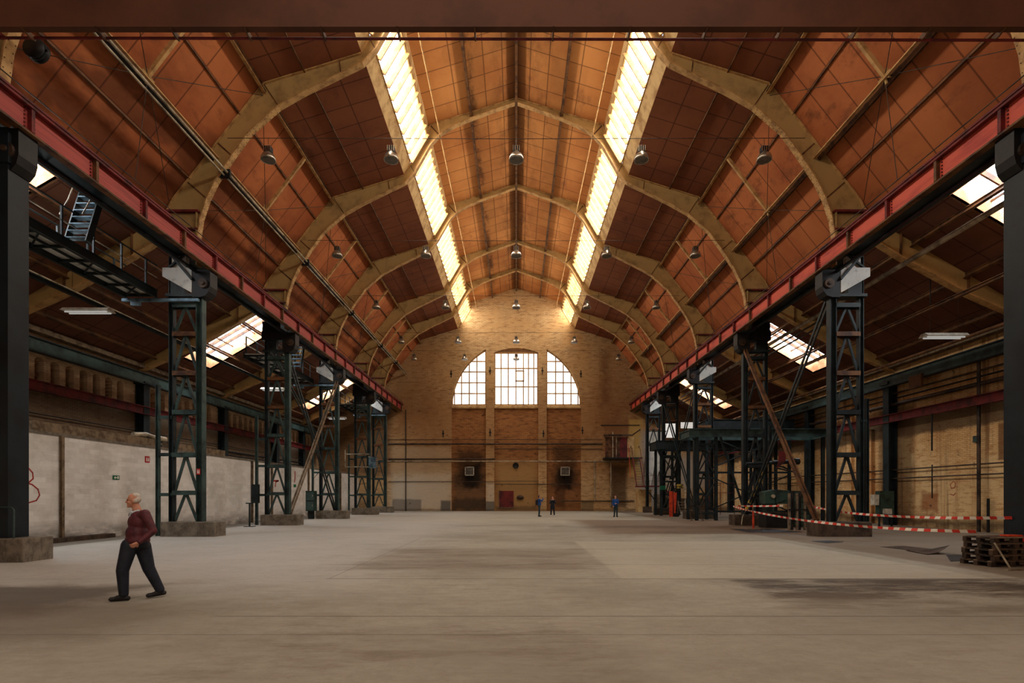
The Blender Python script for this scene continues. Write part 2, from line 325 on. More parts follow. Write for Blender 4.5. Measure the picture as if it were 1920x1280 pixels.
# ---------------------------------------------------------------- mesh helpers
class MB:
    def __init__(s): s.v = []; s.f = []; s.mi = []; s.sm = []
    def add(s, vs, fs, mi=0, sm=False):
        o = len(s.v); s.v += [tuple(v) for v in vs]
        for f in fs: s.f.append([i+o for i in f]); s.mi.append(mi); s.sm.append(sm)
        return s
    def box(s, x0, x1, y0, y1, z0, z1, mi=0):
        if x0 > x1: x0, x1 = x1, x0
        if y0 > y1: y0, y1 = y1, y0
        if z0 > z1: z0, z1 = z1, z0
        return s.add([(x0,y0,z0),(x1,y0,z0),(x1,y1,z0),(x0,y1,z0),(x0,y0,z1),(x1,y0,z1),(x1,y1,z1),(x0,y1,z1)],
                     [(0,3,2,1),(4,5,6,7),(0,1,5,4),(1,2,6,5),(2,3,7,6),(3,0,4,7)], mi)
    def bar(s, p, q, w, h, up=(0, 0, 1), mi=0):
        """square bar p to q: w across, h along 'up'"""
        p, q = Vector(p), Vector(q); d = (q-p).normalized(); u = Vector(up)
        if abs(d.dot(u)) > 0.98: u = Vector((0, 1, 0)) if abs(d.y) < 0.9 else Vector((1, 0, 0))
        a = d.cross(u).normalized(); u = a.cross(d).normalized()
        vs = [e + a*i*w/2 + u*j*h/2 for e in (p, q) for i, j in ((-1,-1),(1,-1),(1,1),(-1,1))]
        return s.add(vs, [(3,2,1,0),(4,5,6,7),(0,1,5,4),(1,2,6,5),(2,3,7,6),(3,0,4,7)], mi)
    def ibeam(s, p, q, w, h, t=0.02, tf=0.03, up=(0, 0, 1), mi=0):
        p, q = Vector(p), Vector(q); d = (q-p).normalized(); u = Vector(up)
        if abs(d.dot(u)) > 0.98: u = Vector((0, 1, 0)) if abs(d.y) < 0.9 else Vector((1, 0, 0))
        a = d.cross(u).normalized(); u = a.cross(d).normalized()
        s.bar(p, q, t, h-2*tf, u, mi)
        o = u*(h/2-tf/2)
        s.bar(p+o, q+o, w, tf, u, mi); s.bar(p-o, q-o, w, tf, u, mi)
        return s
    def tube(s, pts, r, n=8, mi=0, r2=None):
        pts = [Vector(p) for p in pts]; rings = []
        for i, p in enumerate(pts):
            d = (pts[min(i+1, len(pts)-1)]-pts[max(i-1, 0)]).normalized()
            u = Vector((0, 0, 1)) if abs(d.z) < 0.95 else Vector((1, 0, 0))
            a = d.cross(u).normalized(); b = a.cross(d)
            rr = r if r2 is None else r+(r2-r)*i/(len(pts)-1)
            rings.append([p+a*math.cos(t)*rr+b*math.sin(t)*rr for t in [2*math.pi*k/n for k in range(n)]])
        vs = [v for g in rings for v in g]; fs = []
        for i in range(len(pts)-1):
            for k in range(n): fs.append((i*n+k, i*n+(k+1) % n, (i+1)*n+(k+1) % n, (i+1)*n+k))
        s.add(vs, fs, mi, True)
        s.add(rings[0], [tuple(range(n))[::-1]], mi); s.add(rings[-1], [tuple(range(n))], mi)
        return s
    def lathe(s, prof, c, n=16, mi=0, sm=True):
        c = Vector(c); vs = []; fs = []
        for r, z in prof:
            for k in range(n):
                t = 2*math.pi*k/n; vs.append(c+Vector((r*math.cos(t), r*math.sin(t), z)))
        for i in range(len(prof)-1):
            for k in range(n): fs.append((i*n+k, i*n+(k+1) % n, (i+1)*n+(k+1) % n, (i+1)*n+k))
        return s.add(vs, fs, mi, sm)
    def slab(s, poly, d, mi=0):
        """polygon given as 3D points, extruded by vector d"""
        n = len(poly); d = Vector(d); a = [Vector(p) for p in poly]; b = [p+d for p in a]
        return s.add(a+b, [tuple(range(n))[::-1], tuple(range(n, 2*n))]+[(i, (i+1) % n, n+(i+1) % n, n+i) for i in range(n)], mi)
    def build(s, name, mats, parent=None, kind=None):
        me = bpy.data.meshes.new(name); me.from_pydata(s.v, [], s.f)
        for m_ in (mats if isinstance(mats, (list, tuple)) else [mats]): me.materials.append(M[m_] if isinstance(m_, str) else m_)
        me.polygons.foreach_set('material_index', s.mi); me.polygons.foreach_set('use_smooth', s.sm)
        bm = bmesh.new(); bm.from_mesh(me); bmesh.ops.recalc_face_normals(bm, faces=bm.faces); bm.to_mesh(me); bm.free()
        me.update()
        o = bpy.data.objects.new(name, me); C.objects.link(o)
        if parent is not None: o.parent = parent
        if kind: o['kind'] = kind
        return o
def thing(name, label, cat, group=None, loc=(0, 0, 0), rz=0):
    o = bpy.data.objects.new(name, None); C.objects.link(o); o.empty_display_size = 0.2
    o.location = loc; o.rotation_euler = (0, 0, rz); o['label'] = label; o['category'] = cat
    if group: o['group'] = group
    return o
def tag(o, label, cat, group=None):
    o['label'] = label; o['category'] = cat
    if group: o['group'] = group
    return o
def dup(root, loc, label=None, rz=None, sx=None):
    def cp(o, par):
        c = o.copy(); C.objects.link(c)
        if par is not None: c.parent = par
        for ch in o.children: cp(ch, c)
        return c
    r = cp(root, None); r.location = loc
    if rz is not None: r.rotation_euler = (0, 0, rz)
    if sx is not None: r.scale = (sx, 1, 1)
    if label: r['label'] = label
    return r
def arch_hole_plane(mb, mapf, u0, u1, v0, v1, holes, depth, n=10, mi=0):
    """wall sheet in (u,v) with arched holes (ua,ub,va,vs,rise) and reveals 'depth' deep; mapf(u,v,d)->xyz"""
    q = lambda pts: mb.add([mapf(*p) for p in pts], [tuple(range(len(pts)))], mi)
    cur = u0
    for (ua, ub, va, vs, rise) in sorted(holes):
        if ua > cur: q([(cur, v0, 0), (ua, v0, 0), (ua, v1, 0), (cur, v1, 0)])
        if va > v0: q([(ua, v0, 0), (ub, v0, 0), (ub, va, 0), (ua, va, 0)])
        arc = [(ua+(ub-ua)*k/n, vs+rise*(1-(2*k/n-1)**2)) for k in range(n+1)]
        for k in range(n):
            (a, za), (b, zb) = arc[k], arc[k+1]
            q([(a, za, 0), (b, zb, 0), (b, v1, 0), (a, v1, 0)])
            q([(a, za, 0), (b, zb, 0), (b, zb, depth), (a, za, depth)])
        q([(ua, va, 0), (ua, vs, 0), (ua, vs, depth), (ua, va, depth)])
        q([(ub, va, 0), (ub, vs, 0), (ub, vs, depth), (ub, va, depth)])
        q([(ua, va, 0), (ub, va, 0), (ub, va, depth), (ua, va, depth)])
        cur = ub
    if u1 > cur: q([(cur, v0, 0), (u1, v0, 0), (u1, v1, 0), (cur, v1, 0)])
sd = {-1: 'left', 1: 'right'}
def NUM(i): return ['first', 'second', 'third', 'fourth', 'fifth', 'sixth', 'seventh', 'eighth'][i]
# cross section of the hall
KX, KZ = 10.90, 19.45
FX, FZ = 15.06, 14.15
CX, CZ = 6.65, 20.75          # foot of the clerestory
TX, TZ = 5.25, 23.72          # eave of the ridge roof
RZ = 25.35                    # ridge
AX, AZ = 22.55, 9.42          # aisle eave
def aisle_z(x): return 13.80+(x-15.06)*(AZ-13.80)/(AX-15.06)
def roof_z(x):
    x = abs(x)
    if x < TX: return RZ+(TZ-RZ)*x/TX
    if x < CX: return TZ+(CZ-TZ)*(x-TX)/(CX-TX)
    if x < KX: return CZ+(KZ-CZ)*(x-CX)/(KX-CX)
    if x < FX: return KZ+(FZ-KZ)*(x-KX)/(FX-KX)
    return aisle_z(x)

# ---------------------------------------------------------------- setting: floor, walls, roof
MB().box(-23, 23, YB-1, YW+1, -0.3, 0).build('floor', 'floor', kind='structure')
for s in (-1, 1):
    nm = sd[s]
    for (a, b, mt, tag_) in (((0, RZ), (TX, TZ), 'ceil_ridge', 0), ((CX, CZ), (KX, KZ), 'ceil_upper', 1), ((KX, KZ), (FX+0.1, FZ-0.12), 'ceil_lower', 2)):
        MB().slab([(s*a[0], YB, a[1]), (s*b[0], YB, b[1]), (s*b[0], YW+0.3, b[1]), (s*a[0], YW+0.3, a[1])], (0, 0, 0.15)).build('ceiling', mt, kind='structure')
    # strips over and under the clerestory glass
    MB().slab([(s*CX, YB, CZ+.02), (s*6.28, YB, 21.42), (s*6.28, YW, 21.42), (s*CX, YW, CZ+.02)], (s*0.12, 0, 0.05)).build('trim_1' if s < 0 else 'trim_2', 'cream', kind='structure')
    MB().slab([(s*5.30, YB, 23.08), (s*5.22, YB, TZ), (s*5.22, YW, TZ), (s*5.30, YB+YW-YB, 23.08)], (s*0.12, 0, 0.05)).build('trim_3' if s < 0 else 'trim_4', 'cream', kind='structure')
    # aisle roof with rooflight openings
    yc = [17.5, 35.0, 52.4] if s < 0 else [18.6, 36.15, 52.2]
    mb = MB(); cur = YB
    A, B = 16.35, 20.95
    def q(x0, x1, y0, y1):
        mb.slab([(s*x0, y0, aisle_z(x0)), (s*x1, y0, aisle_z(x1)), (s*x1, y1, aisle_z(x1)), (s*x0, y1, aisle_z(x0))], (0, 0, 0.12))
    for y in yc:
        q(15.06, AX+0.3, cur, y-1.5); q(15.06, A, y-1.5, y+1.5); q(B, AX+0.3, y-1.5, y+1.5); cur = y+1.5
    q(15.06, AX+0.3, cur, YW)
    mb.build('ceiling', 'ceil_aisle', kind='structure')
NW = [4]
def window(parent_mats, *_): pass
# aisle rooflights: lit shaft, glazing bars, glass
for s in (-1, 1):
    yc = [17.5, 35.0, 52.4] if s < 0 else [18.6, 36.15, 52.2]
    for i, y in enumerate(yc):
        NW[0] += 1
        w = thing('window_%d' % NW[0], '', ''); del w['label']; del w['category']; w['kind'] = 'structure'
        A, B = 16.35, 20.95; h = 0.85
        mb = MB()
        zA, zB = aisle_z(A), aisle_z(B)
        mb.slab([(s*A, y-1.5, zA), (s*B, y-1.5, zB), (s*B, y-1.5, zB+h), (s*A, y-1.5, zA+h)], (0, -0.08, 0))
        mb.slab([(s*A, y+1.5, zA), (s*B, y+1.5, zB), (s*B, y+1.5, zB+h), (s*A, y+1.5, zA+h)], (0, 0.08, 0))
        mb.slab([(s*A, y-1.5, zA), (s*A, y+1.5, zA), (s*A, y+1.5, zA+h), (s*A, y-1.5, zA+h)], (-s*0.08, 0, 0))
        mb.slab([(s*B, y-1.5, zB), (s*B, y+1.5, zB), (s*B, y+1.5, zB+h), (s*B, y-1.5, zB+h)], (s*0.08, 0, 0))
        mb.build('shaft', 'shaft', w)
        mb = MB()
        for k in range(1, 4):
            yy = y-1.5+3.0*k/4
            mb.bar((s*A, yy, zA+h-0.11), (s*B, yy, zB+h-0.11), 0.08, 0.2)
        for x in (17.9, 19.4):
            mb.bar((s*x, y-1.5, aisle_z(x)+h-0.16), (s*x, y+1.5, aisle_z(x)+h-0.16), 0.06, 0.08)
        mb.build('glazing_bars', 'brown', w)
        MB().add([(s*A, y-1.5, zA+h), (s*B, y-1.5, zB+h), (s*B, y+1.5, zB+h), (s*A, y+1.5, zA+h)], [(0, 1, 2, 3)]).build('pane', 'pane_aisle', w)
# clerestory bands: one window per bay and side
bays = [(-12.0, 5.50-0.25)] + [(5.50+0.25, YA[0]-0.25)] + [(YA[i]+0.25, YA[i+1]-0.25) for i in range(5)] + [(YA[5]+0.25, YW-0.02)]
m_ = bpy.data.materials.new('scrawled_glass'); 
for s in (-1, 1):
    for i, (y0, y1) in enumerate(bays):
        NW[0] += 1
        w = thing('window_%d' % NW[0], '', ''); del w['label']; del w['category']; w['kind'] = 'structure'
        lo, hi = (6.28, 21.42), (5.30, 23.08)
        P = lambda t, y, o=0.0: (s*(lo[0]+(hi[0]-lo[0])*t+o*0.86), y, lo[1]+(hi[1]-lo[1])*t+o*0.5)
        n = max(2, round((y1-y0)/0.82))
        mb = MB()
        for k in range(n+1):
            y = y0+(y1-y0)*k/n
            mb.bar(P(0, y, -.08), P(1, y, -.08), 0.07, 0.24, (s*.86, 0, .5))
        for t in (0.02, 0.98):
            mb.bar(P(t, y0), P(t, y1), 0.07, 0.07)
        if i >= len(bays)-2 and s == 1 or i >= len(bays)-2:
            mb.bar(P(0.5, y0), P(0.5, y1), 0.04, 0.05)
            for k in range(0, n-1, 3): mb.bar(P(0.0, y0+(y1-y0)*k/n, -.02), P(1, y0+(y1-y0)*(k+2)/n, -.02), 0.04, 0.04, (s, 0, .5))
        mb.build('glazing_bars', 'ochre_edge', w)
        MB().add([P(0, y0, .05), P(1, y0, .05), P(1, y1, .05), P(0, y1, .05)], [(0, 1, 2, 3)]).build('pane', 'pane_nave', w)
bpy.data.materials.remove(m_)

# end wall -------------------------------------------------------------------------------
mb = MB(); T = 0.45
def profile_strip(x0, x1, z0f, n, y=YW, depth=T):
    for k in range(n):
        a = x0+(x1-x0)*k/n; b = x0+(x1-x0)*(k+1)/n
        za, zb = z0f(a), z0f(b)
        mb.add([(a, y, za), (b, y, zb), (b, y, roof_z(b)+0.1), (a, y, roof_z(a)+0.1)], [(0, 1, 2, 3)])
        if za > 0.01 or zb > 0.01: mb.add([(a, y, za), (b, y, zb), (b, y+depth, zb), (a, y+depth, za)], [(0, 1, 2, 3)])
R_, RC = 7.38, 11.9
for s in (-1, 1):
    for a, b in ((7.38, KX), (KX, FX), (FX, 16.6)): profile_strip(s*a, s*b, lambda x: 0, 3)
    if s < 0: profile_strip(-16.6, -22.8, lambda x: 0, 2)
    else:
        for a, b, z in ((16.6, 18.3, 10.0), (18.3, 18.7, 0), (18.7, 20.5, 10.2), (20.5, 20.8, 0), (20.8, 22.4, 10.2), (22.4, 22.8, 0)): profile_strip(a, b, (lambda z: (lambda x: z))(z), 1)
        mb.box(16.6, 22.5, YW+0.001, YW+T, 0, 8.3); mb.box(18.7, 22.5, YW+0.002, YW+T, 8.3, 9.4)
        for a in (18.3, 20.5): pass
    arc = lambda x: RC+math.sqrt(max(0, R_**2-x*x))
    profile_strip(s*3.46, s*7.38, arc, 24)
    profile_strip(s*2.5, s*3.46, lambda x: 0.0, 1)
    mb.add([(s*7.38, YW, 0), (s*7.38, YW, RC), (s*7.38, YW+T, RC), (s*7.38, YW+T, 0)], [(0, 1, 2, 3)])
    for x in (2.5, 3.46): mb.add([(s*x, YW, 0), (s*x, YW, 19), (s*x, YW+T, 19), (s*x, YW+T, 0)], [(0, 1, 2, 3)])
profile_strip(-2.5, 2.5, lambda x: 18.05+0.5*(1-(x/2.5)**2), 16)
mb.build('wall_end', 'brick_end', kind='structure')
mb = MB()
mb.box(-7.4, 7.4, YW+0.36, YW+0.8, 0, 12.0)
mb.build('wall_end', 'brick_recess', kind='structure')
mb = MB()
for a, b in ((-7.35, -3.48), (-2.48, 2.48), (3.48, 7.35)):
    mb.slab([(a, YW+0.1, 11.72), (a, YW+0.37, 11.72), (a, YW+0.37, 12.12), (a, YW+0.1, 11.95)], (b-a, 0, 0))
mb.build('trim_5', 'cream', kind='structure')
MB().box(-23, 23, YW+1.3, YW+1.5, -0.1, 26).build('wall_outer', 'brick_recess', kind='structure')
# end windows
def end_window(x0, x1, topf, vx, hz, extra=()):
    NW[0] += 1
    w = thing('window_%d' % NW[0], '', ''); del w['label']; del w['category']; w['kind'] = 'structure'
    y = YW+0.34; zb = 12.12; n = 16
    pts = [(x0, y+.1, zb), (x1, y+.1, zb)]+[(x1+(x0-x1)*k/n, y+.1, topf(x1+(x0-x1)*k/n)) for k in range(n+1)]
    MB().add(pts, [tuple(range(len(pts)))]).build('pane', 'pane_end', w)
    mb = MB()
    for x in vx: mb.box(x-.055, x+.055, y-.02, y+.08, zb, topf(x))
    for z in hz:
        xs = [x0+(x1-x0)*k/80 for k in range(81) if topf(x0+(x1-x0)*k/80) > z]
        if xs: mb.box(min(xs), max(xs), y-.03, y+.08, z-.055, z+.055)
    for e in extra: mb.box(*e)
    mb.box(x0, x1, y-.02, y+.1, zb-.05, zb+.09)
    for k in range(n):
        a = x0+(x1-x0)*k/n; b = x0+(x1-x0)*(k+1)/n
        mb.bar((a, y+.03, topf(a)-.05), (b, y+.03, topf(b)-.05), 0.12, 0.12)
    for x in (x0, x1): mb.box(x-.06, x+.06, y-.02, y+.1, zb, max(zb+.1, topf(x)))
    mb.build('frame', 'ochre_edge', w)
arcw = lambda x: RC+math.sqrt(max(0, (R_-.02)**2-x*x))
end_window(-7.3, -3.5, arcw, (-7.07, -6.26, -5.38, -4.5), (17.1, 15.9, 14.66, 13.43))
end_window(-2.45, 2.45, lambda x: 18.1, (-1.74, -.91, -.04, .82, 1.4, 2.0), (16.3, 14.2),
           ((-.1, .03, YW+.3, YW+.4, 14.8, 16.05), (.76, .9, YW+.3, YW+.4, 14.8, 16.05), (-.1, .9, YW+.3, YW+.4, 15.95, 16.07), (-.1, .9, YW+.3, YW+.4, 14.8, 14.92)))
end_window(3.5, 7.3, arcw, (4.5, 5.38, 6.26, 7.07), (17.1, 15.9, 14.66, 13.43))
for a, b, z0, z1 in ((16.65, 18.3, 8.3, 10.0), (18.75, 20.45, 9.4, 10.15), (20.85, 22.4, 9.4, 10.15)):
    NW[0] += 1
    w = thing('window_%d' % NW[0], '', ''); del w['label']; del w['category']; w['kind'] = 'structure'
    MB().box(a, b, YW+.16, YW+.2, z0, z1).build('glass_blocks', 'pane_brick', w)
    mb = MB()
    for k in range(1, 10): mb.box(a, b, YW+.13, YW+.17, z0+(z1-z0)*k/10-.008, z0+(z1-z0)*k/10+.008)
    mb.box(a, b, YW+.1, YW+.2, z0-.04, z0+.03); mb.box(a, b, YW+.1, YW+.2, z1-.03, z1+.04)
    mb.build('frame', 'pipe_dark', w)
# back wall behind the camera with tall windows
mb = MB(); y = YB
for k in range(-4, 4):
    pass
mb.box(-23, 23, YB-0.3, YB, 0, 6); mb.box(-23, 23, YB-.3, YB, 17, 26)
for a, b in ((-23, -8), (-3.5, -2.5), (2.5, 3.5), (8, 23)): mb.box(a, b, YB-.3, YB, 6, 17)
mb.build('wall_back', 'brick_right', kind='structure')
for a, b in ((-8, -3.5), (-2.5, 2.5), (3.5, 8)):
    NW[0] += 1
    MB().box(a, b, YB-.25, YB-.15, 6, 17).build('window_%d' % NW[0], 'pane_back', kind='structure')

# side walls -----------------------------------------------------------------------------
mb = MB(); holes = []
for k in range(-4, 6):
    y0 = YA[1]+k*D if k < 4 else YA[5]+0.3
    cnt = 8 if k < 4 else 4
    if k >= 5: continue
    for i in range(cnt):
        c = y0+1.34+0.857*i
        if YB+.5 < c < YW-1: holes.append((c-.25, c+.25, 6.95, 8.12, 0.14))
arch_hole_plane(mb, lambda u, v, d: (-22.5-d, u, v), YB, YW, 0, AZ+0.1, holes, 0.4, n=8)
mb.build('wall_left', 'brick_left', kind='structure')
MB().box(-23.1, -22.89, YB, YW, 0, AZ+.1).build('wall_left', 'brick_recess', kind='structure')  # darker brick behind the niches puts their shade into the colour
mb = MB().box(22.5, 22.9, YB, YW, 0, AZ+0.1)
for y in (36.0, 44.7, 53): mb.box(22.3, 22.51, y-.5, y+.5, 0, 8.2)
mb.box(22.3, 22.51, 33.5, 34.6, 0, 5.9)
mb.build('wall_right', 'brick_right', kind='structure')
# blockwork partition on the left, its posts, ledge and kerb
MB().box(-17.5, -17.2, 9, YW-2.5, 0, 3.98).box(-22.6, -17.2, 9, 9.2, 0, 3.98).build('wall_partition', 'blockwork', kind='structure')
MB().box(-22.55, -17.15, 9, YW-2.5, 3.98, 4.08).build('trim_6', 'concrete', kind='structure')
MB().box(-17.2, -16.75, 9, 22.3, 0, 0.16).build('trim_7', 'concrete_dark', kind='structure')
for i, y in enumerate((20.1, 28.8, 34.6, 37.4, 44.0, 52.0)):
    MB().ibeam((-17.12, y, 0), (-17.12, y, 3.98), 0.10, 0.12, up=(1, 0, 0)).build('trim_%d' % (8+i), 'timber', kind='structure')

# ---------------------------------------------------------------- roof steel
INNER = [(0, 25.04), (1.4, 24.56), (2.6, 24.12), (3.6, 23.70), (4.2, 23.36), (4.55, 23.12), (5.10, 22.50), (5.62, 21.60), (6.02, 20.88), (6.60, 20.27),
         (7.53, 19.82), (9.11, 19.04), (10.19, 18.43), (11.43, 17.35), (12.19, 16.30), (12.90, 15.22), (13.27, 14.46), (13.55, 13.60), (13.66, 12.83)]
OUTER = [(0, 25.30), (1.4, 24.87), (2.6, 24.50), (3.6, 24.19), (4.4, 23.94), (5.10, 23.72), (5.48, 22.80), (5.85, 22.15), (6.28, 21.35), (6.72, 20.70),
         (7.60, 20.42), (9.30, 19.90), (10.85, 19.42), (12.10, 17.86), (12.85, 16.90), (13.60, 15.92), (14.15, 15.22), (14.75, 14.46), (15.00, 13.95)]
def arch_label(i):
    return ['ochre steel roof arch at the front posts, mostly above the frame', 'nearest roof arch seen whole below the bridge beam, wide ochre ribs', 'second ochre roof arch from the bridge beam, meeting the ridge high up',
            'ochre roof arch midway down the hall, third seen', 'ochre roof arch fourth down the hall, last but one', 'last ochre roof arch, closest to the brick end wall'][i]
def make_arch():
    root = thing('roof_arch', '', 'roof arch', 'roof arches of the nave')
    for s in (-1, 1):
        web = MB(); fi = MB(); fo = MB()
        n = len(INNER)
        for k in range(n-1):
            a, b, c_, d = INNER[k], INNER[k+1], OUTER[k+1], OUTER[k]
            web.slab([(s*p[0], -0.012, p[1]) for p in (a, b, c_, d)], (0, 0.024, 0))
            fi.bar((s*a[0], 0, a[1]), (s*b[0], 0, b[1]), 0.30, 0.05, (s*.3, 0, 1))
            fo.bar((s*d[0], 0, d[1]), (s*c_[0], 0, c_[1]), 0.22, 0.04, (s*.3, 0, 1))
        web.build('web', 'ochre', root); fin = fi.build('inner_flange', 'ochre_edge', root); fo.build('outer_flange', 'ochre_edge', root)
        for k in (2, 5, 8, 10, 12, 14, 16):
            a, b = Vector((s*INNER[k][0], 0, INNER[k][1])), Vector((s*OUTER[k][0], 0, OUTER[k][1]))
            MB().bar(a, b, 0.07, 0.035, (s*1, 0, .5)).build('stiffener', 'brown', root)
        # foot: red sole plates and tapering pedestal down to the crane rail level
        mb = MB().box(s*13.6, s*15.05, -.2, .2, 13.86, 13.95); mb.box(s*13.62, s*14.9, -.2, .2, 13.1, 13.17)
        mb.build('sole_plate', 'red_dark', root)
        mb = MB(); mb.slab([(s*13.7, -.02, 13.88), (s*15.0, -.02, 13.88), (s*14.5, -.02, 12.2), (s*13.7, -.02, 12.2)], (0, .04, 0))
        mb.bar((s*13.68, 0, 13.9), (s*13.68, 0, 11.6), .35, .05, (1, 0, 0)); mb.bar((s*15.0, 0, 13.9), (s*14.4, 0, 12.0), .2, .06, (1, 0, 0))
        mb.build('pedestal', 'ochre', root)
        # rivet rows along the lower inner flange
        mb = MB()
        for k in range(12, n-1):
            a, b = Vector((s*INNER[k][0], 0, INNER[k][1])), Vector((s*INNER[k+1][0], 0, INNER[k+1][1]))
            m_ = max(2, int((b-a).length/0.2)); nn = Vector((-(b-a).z*s, 0, (b-a).x*s)).normalized()
            if nn.x*s > 0: nn = -nn
            for j in range(m_):
                p = a+(b-a)*j/m_+nn*0.026
                for yy in (-.1, .1): mb.box(p.x-.012, p.x+.012, yy-.014, yy+.014, p.z-.012, p.z+.012)
        mb.build('rivets', 'brown', fin)['kind'] = 'stuff'
    return root
arch = make_arch(); arch.location = (0, YA[0], 0); arch['label'] = arch_label(0)
for i in range(1, 6): dup(arch, (0, YA[i], 0), arch_label(i))

def rod(name, pts, r, mt, label, cat, group=None, n=8):
    return tag(MB().tube(pts, r, n).build(name, mt), label, cat, group)
tag(MB().ibeam((0, 8, 25.12), (0, YW, 25.12), 0.14, 0.3).build('ridge_beam', 'brown'), 'thin dark ridge beam running down the very top of the roof', 'beam')
for s in (-1, 1):
    L = sd[s]
    z = lambda x, o: roof_z(x)-o
    def purlin(x, w, h, off, mt, label, up):
        mb = MB(); mb.ibeam((s*x, 8, roof_z(x)-off), (s*x, YW, roof_z(x)-off), w, h, 0.02, 0.03, up)
        return tag(mb.build('purlin', mt), label, 'purlin', 'lengthwise roof beams')
    purlin(2.70, .14, .26, .15, 'brown', 'lengthwise roof purlin just %s of the ridge' % L, (0, 0, 1))
    o = purlin(KX-0.02, .16, .34, .22, 'brown', 'thick purlin along the %s roof bend, crossing the arches' % L, (s*.4, 0, 1))
    MB().bar((s*(KX-.08), 8, roof_z(KX)-.42), (s*(KX-.08), YW, roof_z(KX)-.42), .14, .03).build('lower_flange', 'ochre_edge', o)
    x = 13.12
    o = purlin(x, .18, .34, .32, 'black' if s < 0 else 'brown', 'dark purlin halfway down the steep %s roof slope' % L, (s*.8, 0, .6))
    MB().bar((s*(x-.3), 8, roof_z(x)-.38), (s*(x-.3), YW, roof_z(x)-.38), .10, .05).build('lower_flange', 'ochre_edge', o)
    rod('eave_pipe', [(s*4.51, 8, 23.10), (s*4.51, YW, 23.10)], .035, 'ochre_edge', 'slim ochre pipe threading the arch nodes beside the %s clerestory' % L, 'pipe', 'pipes along the clerestories')
    tag(MB().bar((s*14.06, 8, roof_z(14.06)-.06), (s*14.06, YW, roof_z(14.06)-.06), .07, .08).build('batten', 'brown'), 'thin brown batten low on the steep %s roof slope' % L, 'batten', 'thin roof battens')
    tag(MB().bar((s*9.1, 8, roof_z(9.1)-.05), (s*9.1, YW, roof_z(9.1)-.05), .06, .07).build('batten', 'brown'), 'thin brown batten on the dim upper %s roof slope' % L, 'batten', 'thin roof battens')
    tag(MB().bar((s*11.9, 8, roof_z(11.9)-.05), (s*11.9, YW, roof_z(11.9)-.05), .06, .07).build('batten', 'brown'), 'thin brown batten just under the %s roof bend' % L, 'batten', 'thin roof battens')
    # mid-bay struts and thin wind bracing
    for i in range(-1, 5):
        y0 = YA[0] if i < 0 else YA[i]; y1 = YA[i+1] if i >= 0 else YA[0]
        if i < 0: continue
        ym = (y0+y1)/2
        where = ['bay nearest the bridge beam', 'second bay of the %s slope' % L, 'middle bay of the %s slope' % L, 'fourth bay of the %s slope' % L, 'last bay by the end wall'][i]
        k_ = (s*KX*.995, ym, KZ-.45); m_ = (s*12.85, ym, roof_z(13.0)-.42)
        t = thing('roof_strut', 'short ochre strut across the %s roof slope, %s' % (L, where), 'strut', 'short struts between purlins')
        MB().bar(k_, m_, .12, .14).build('bar', 'ochre_edge', t)
        mb = MB()
        for dy, dz in ((-.3, 0), (.3, 0), (0, -.3), (0, .3), (.2, .2), (-.2, -.2)):
            mb.bar((m_[0], ym, m_[2]), (m_[0]+s*abs(dz)*.2, ym+dy, m_[2]+dz*.9), .08, .05)
        mb.build('node_plate', 'ochre', t)
        t = thing('wind_bracing', 'thin wind bracing rods fanning over the %s roof slope, %s' % (L, where), 'bracing', 'wind bracing rods of the roof')
        for (a, b) in ((m_, (s*KX, y0, KZ-.5)), (m_, (s*KX, y1, KZ-.5)), (m_, (s*13.5, ym+.3, 12.9)), (m_, (s*14.7, y1-.4, 14.2)), (m_, (s*14.7, y0+.4, 14.2))):
            MB().tube([a, b], .014, 5).build('rod', 'pipe_dark', t)
# pipes under the left slope
o = tag(MB().tube([(-12.42, 8, 15.62), (-12.42, YW-.1, 15.62)], .05, 8).build('conduit', 'pipe'), 'pale conduit pipe running beneath the left arches to the end wall', 'pipe')
o2 = tag(MB().tube([(-12.56, 8, 15.50), (-12.56, YW-.1, 15.50)], .04, 8).build('conduit', 'pipe'), 'thinner darker conduit beside the pale pipe under the left arches', 'pipe')
mb = MB()
for y in YA: mb.box(-12.75, -12.3, y-.06, y+.06, 15.4, 15.75)
mb.build('clamp', 'black', o)

# high-bay lamps on wires ------------------------------------------------------------------
def make_lamp():
    t = thing('dome_lamp', '', 'lamp', 'dome lamps hanging under the arches')
    MB().box(-.15, .15, -.12, .12, .16, .36).box(-.03, .03, -.03, .03, .36, .42).build('gear_box', 'black', t)
    MB().lathe([(.0, .17), (.12, .17), (.16, .10), (.25, .02), (.30, -.10), (.31, -.20), (.285, -.20), (.27, -.1), (.2, .02), (0, .08)], (0, 0, 0), 20).build('shade', 'alu', t)
    MB().lathe([(0, -.20), (.29, -.19)], (0, 0, 0), 20).build('lens', 'lens', t.children[-1])
    mb = MB()
    for x in (-.13, -.045, .045, .13): mb.box(x-.012, x+.012, -.13, -.115, .14, .38)
    mb.build('bracket', 'alu', t)
    MB().tube([(0, 0, .4), (0, 0, .75)], .01, 5).build('hanger', 'black', t)
    return t
lamp = None; rowname = ['first row', 'second row', 'third row', 'fourth row', 'fifth row']
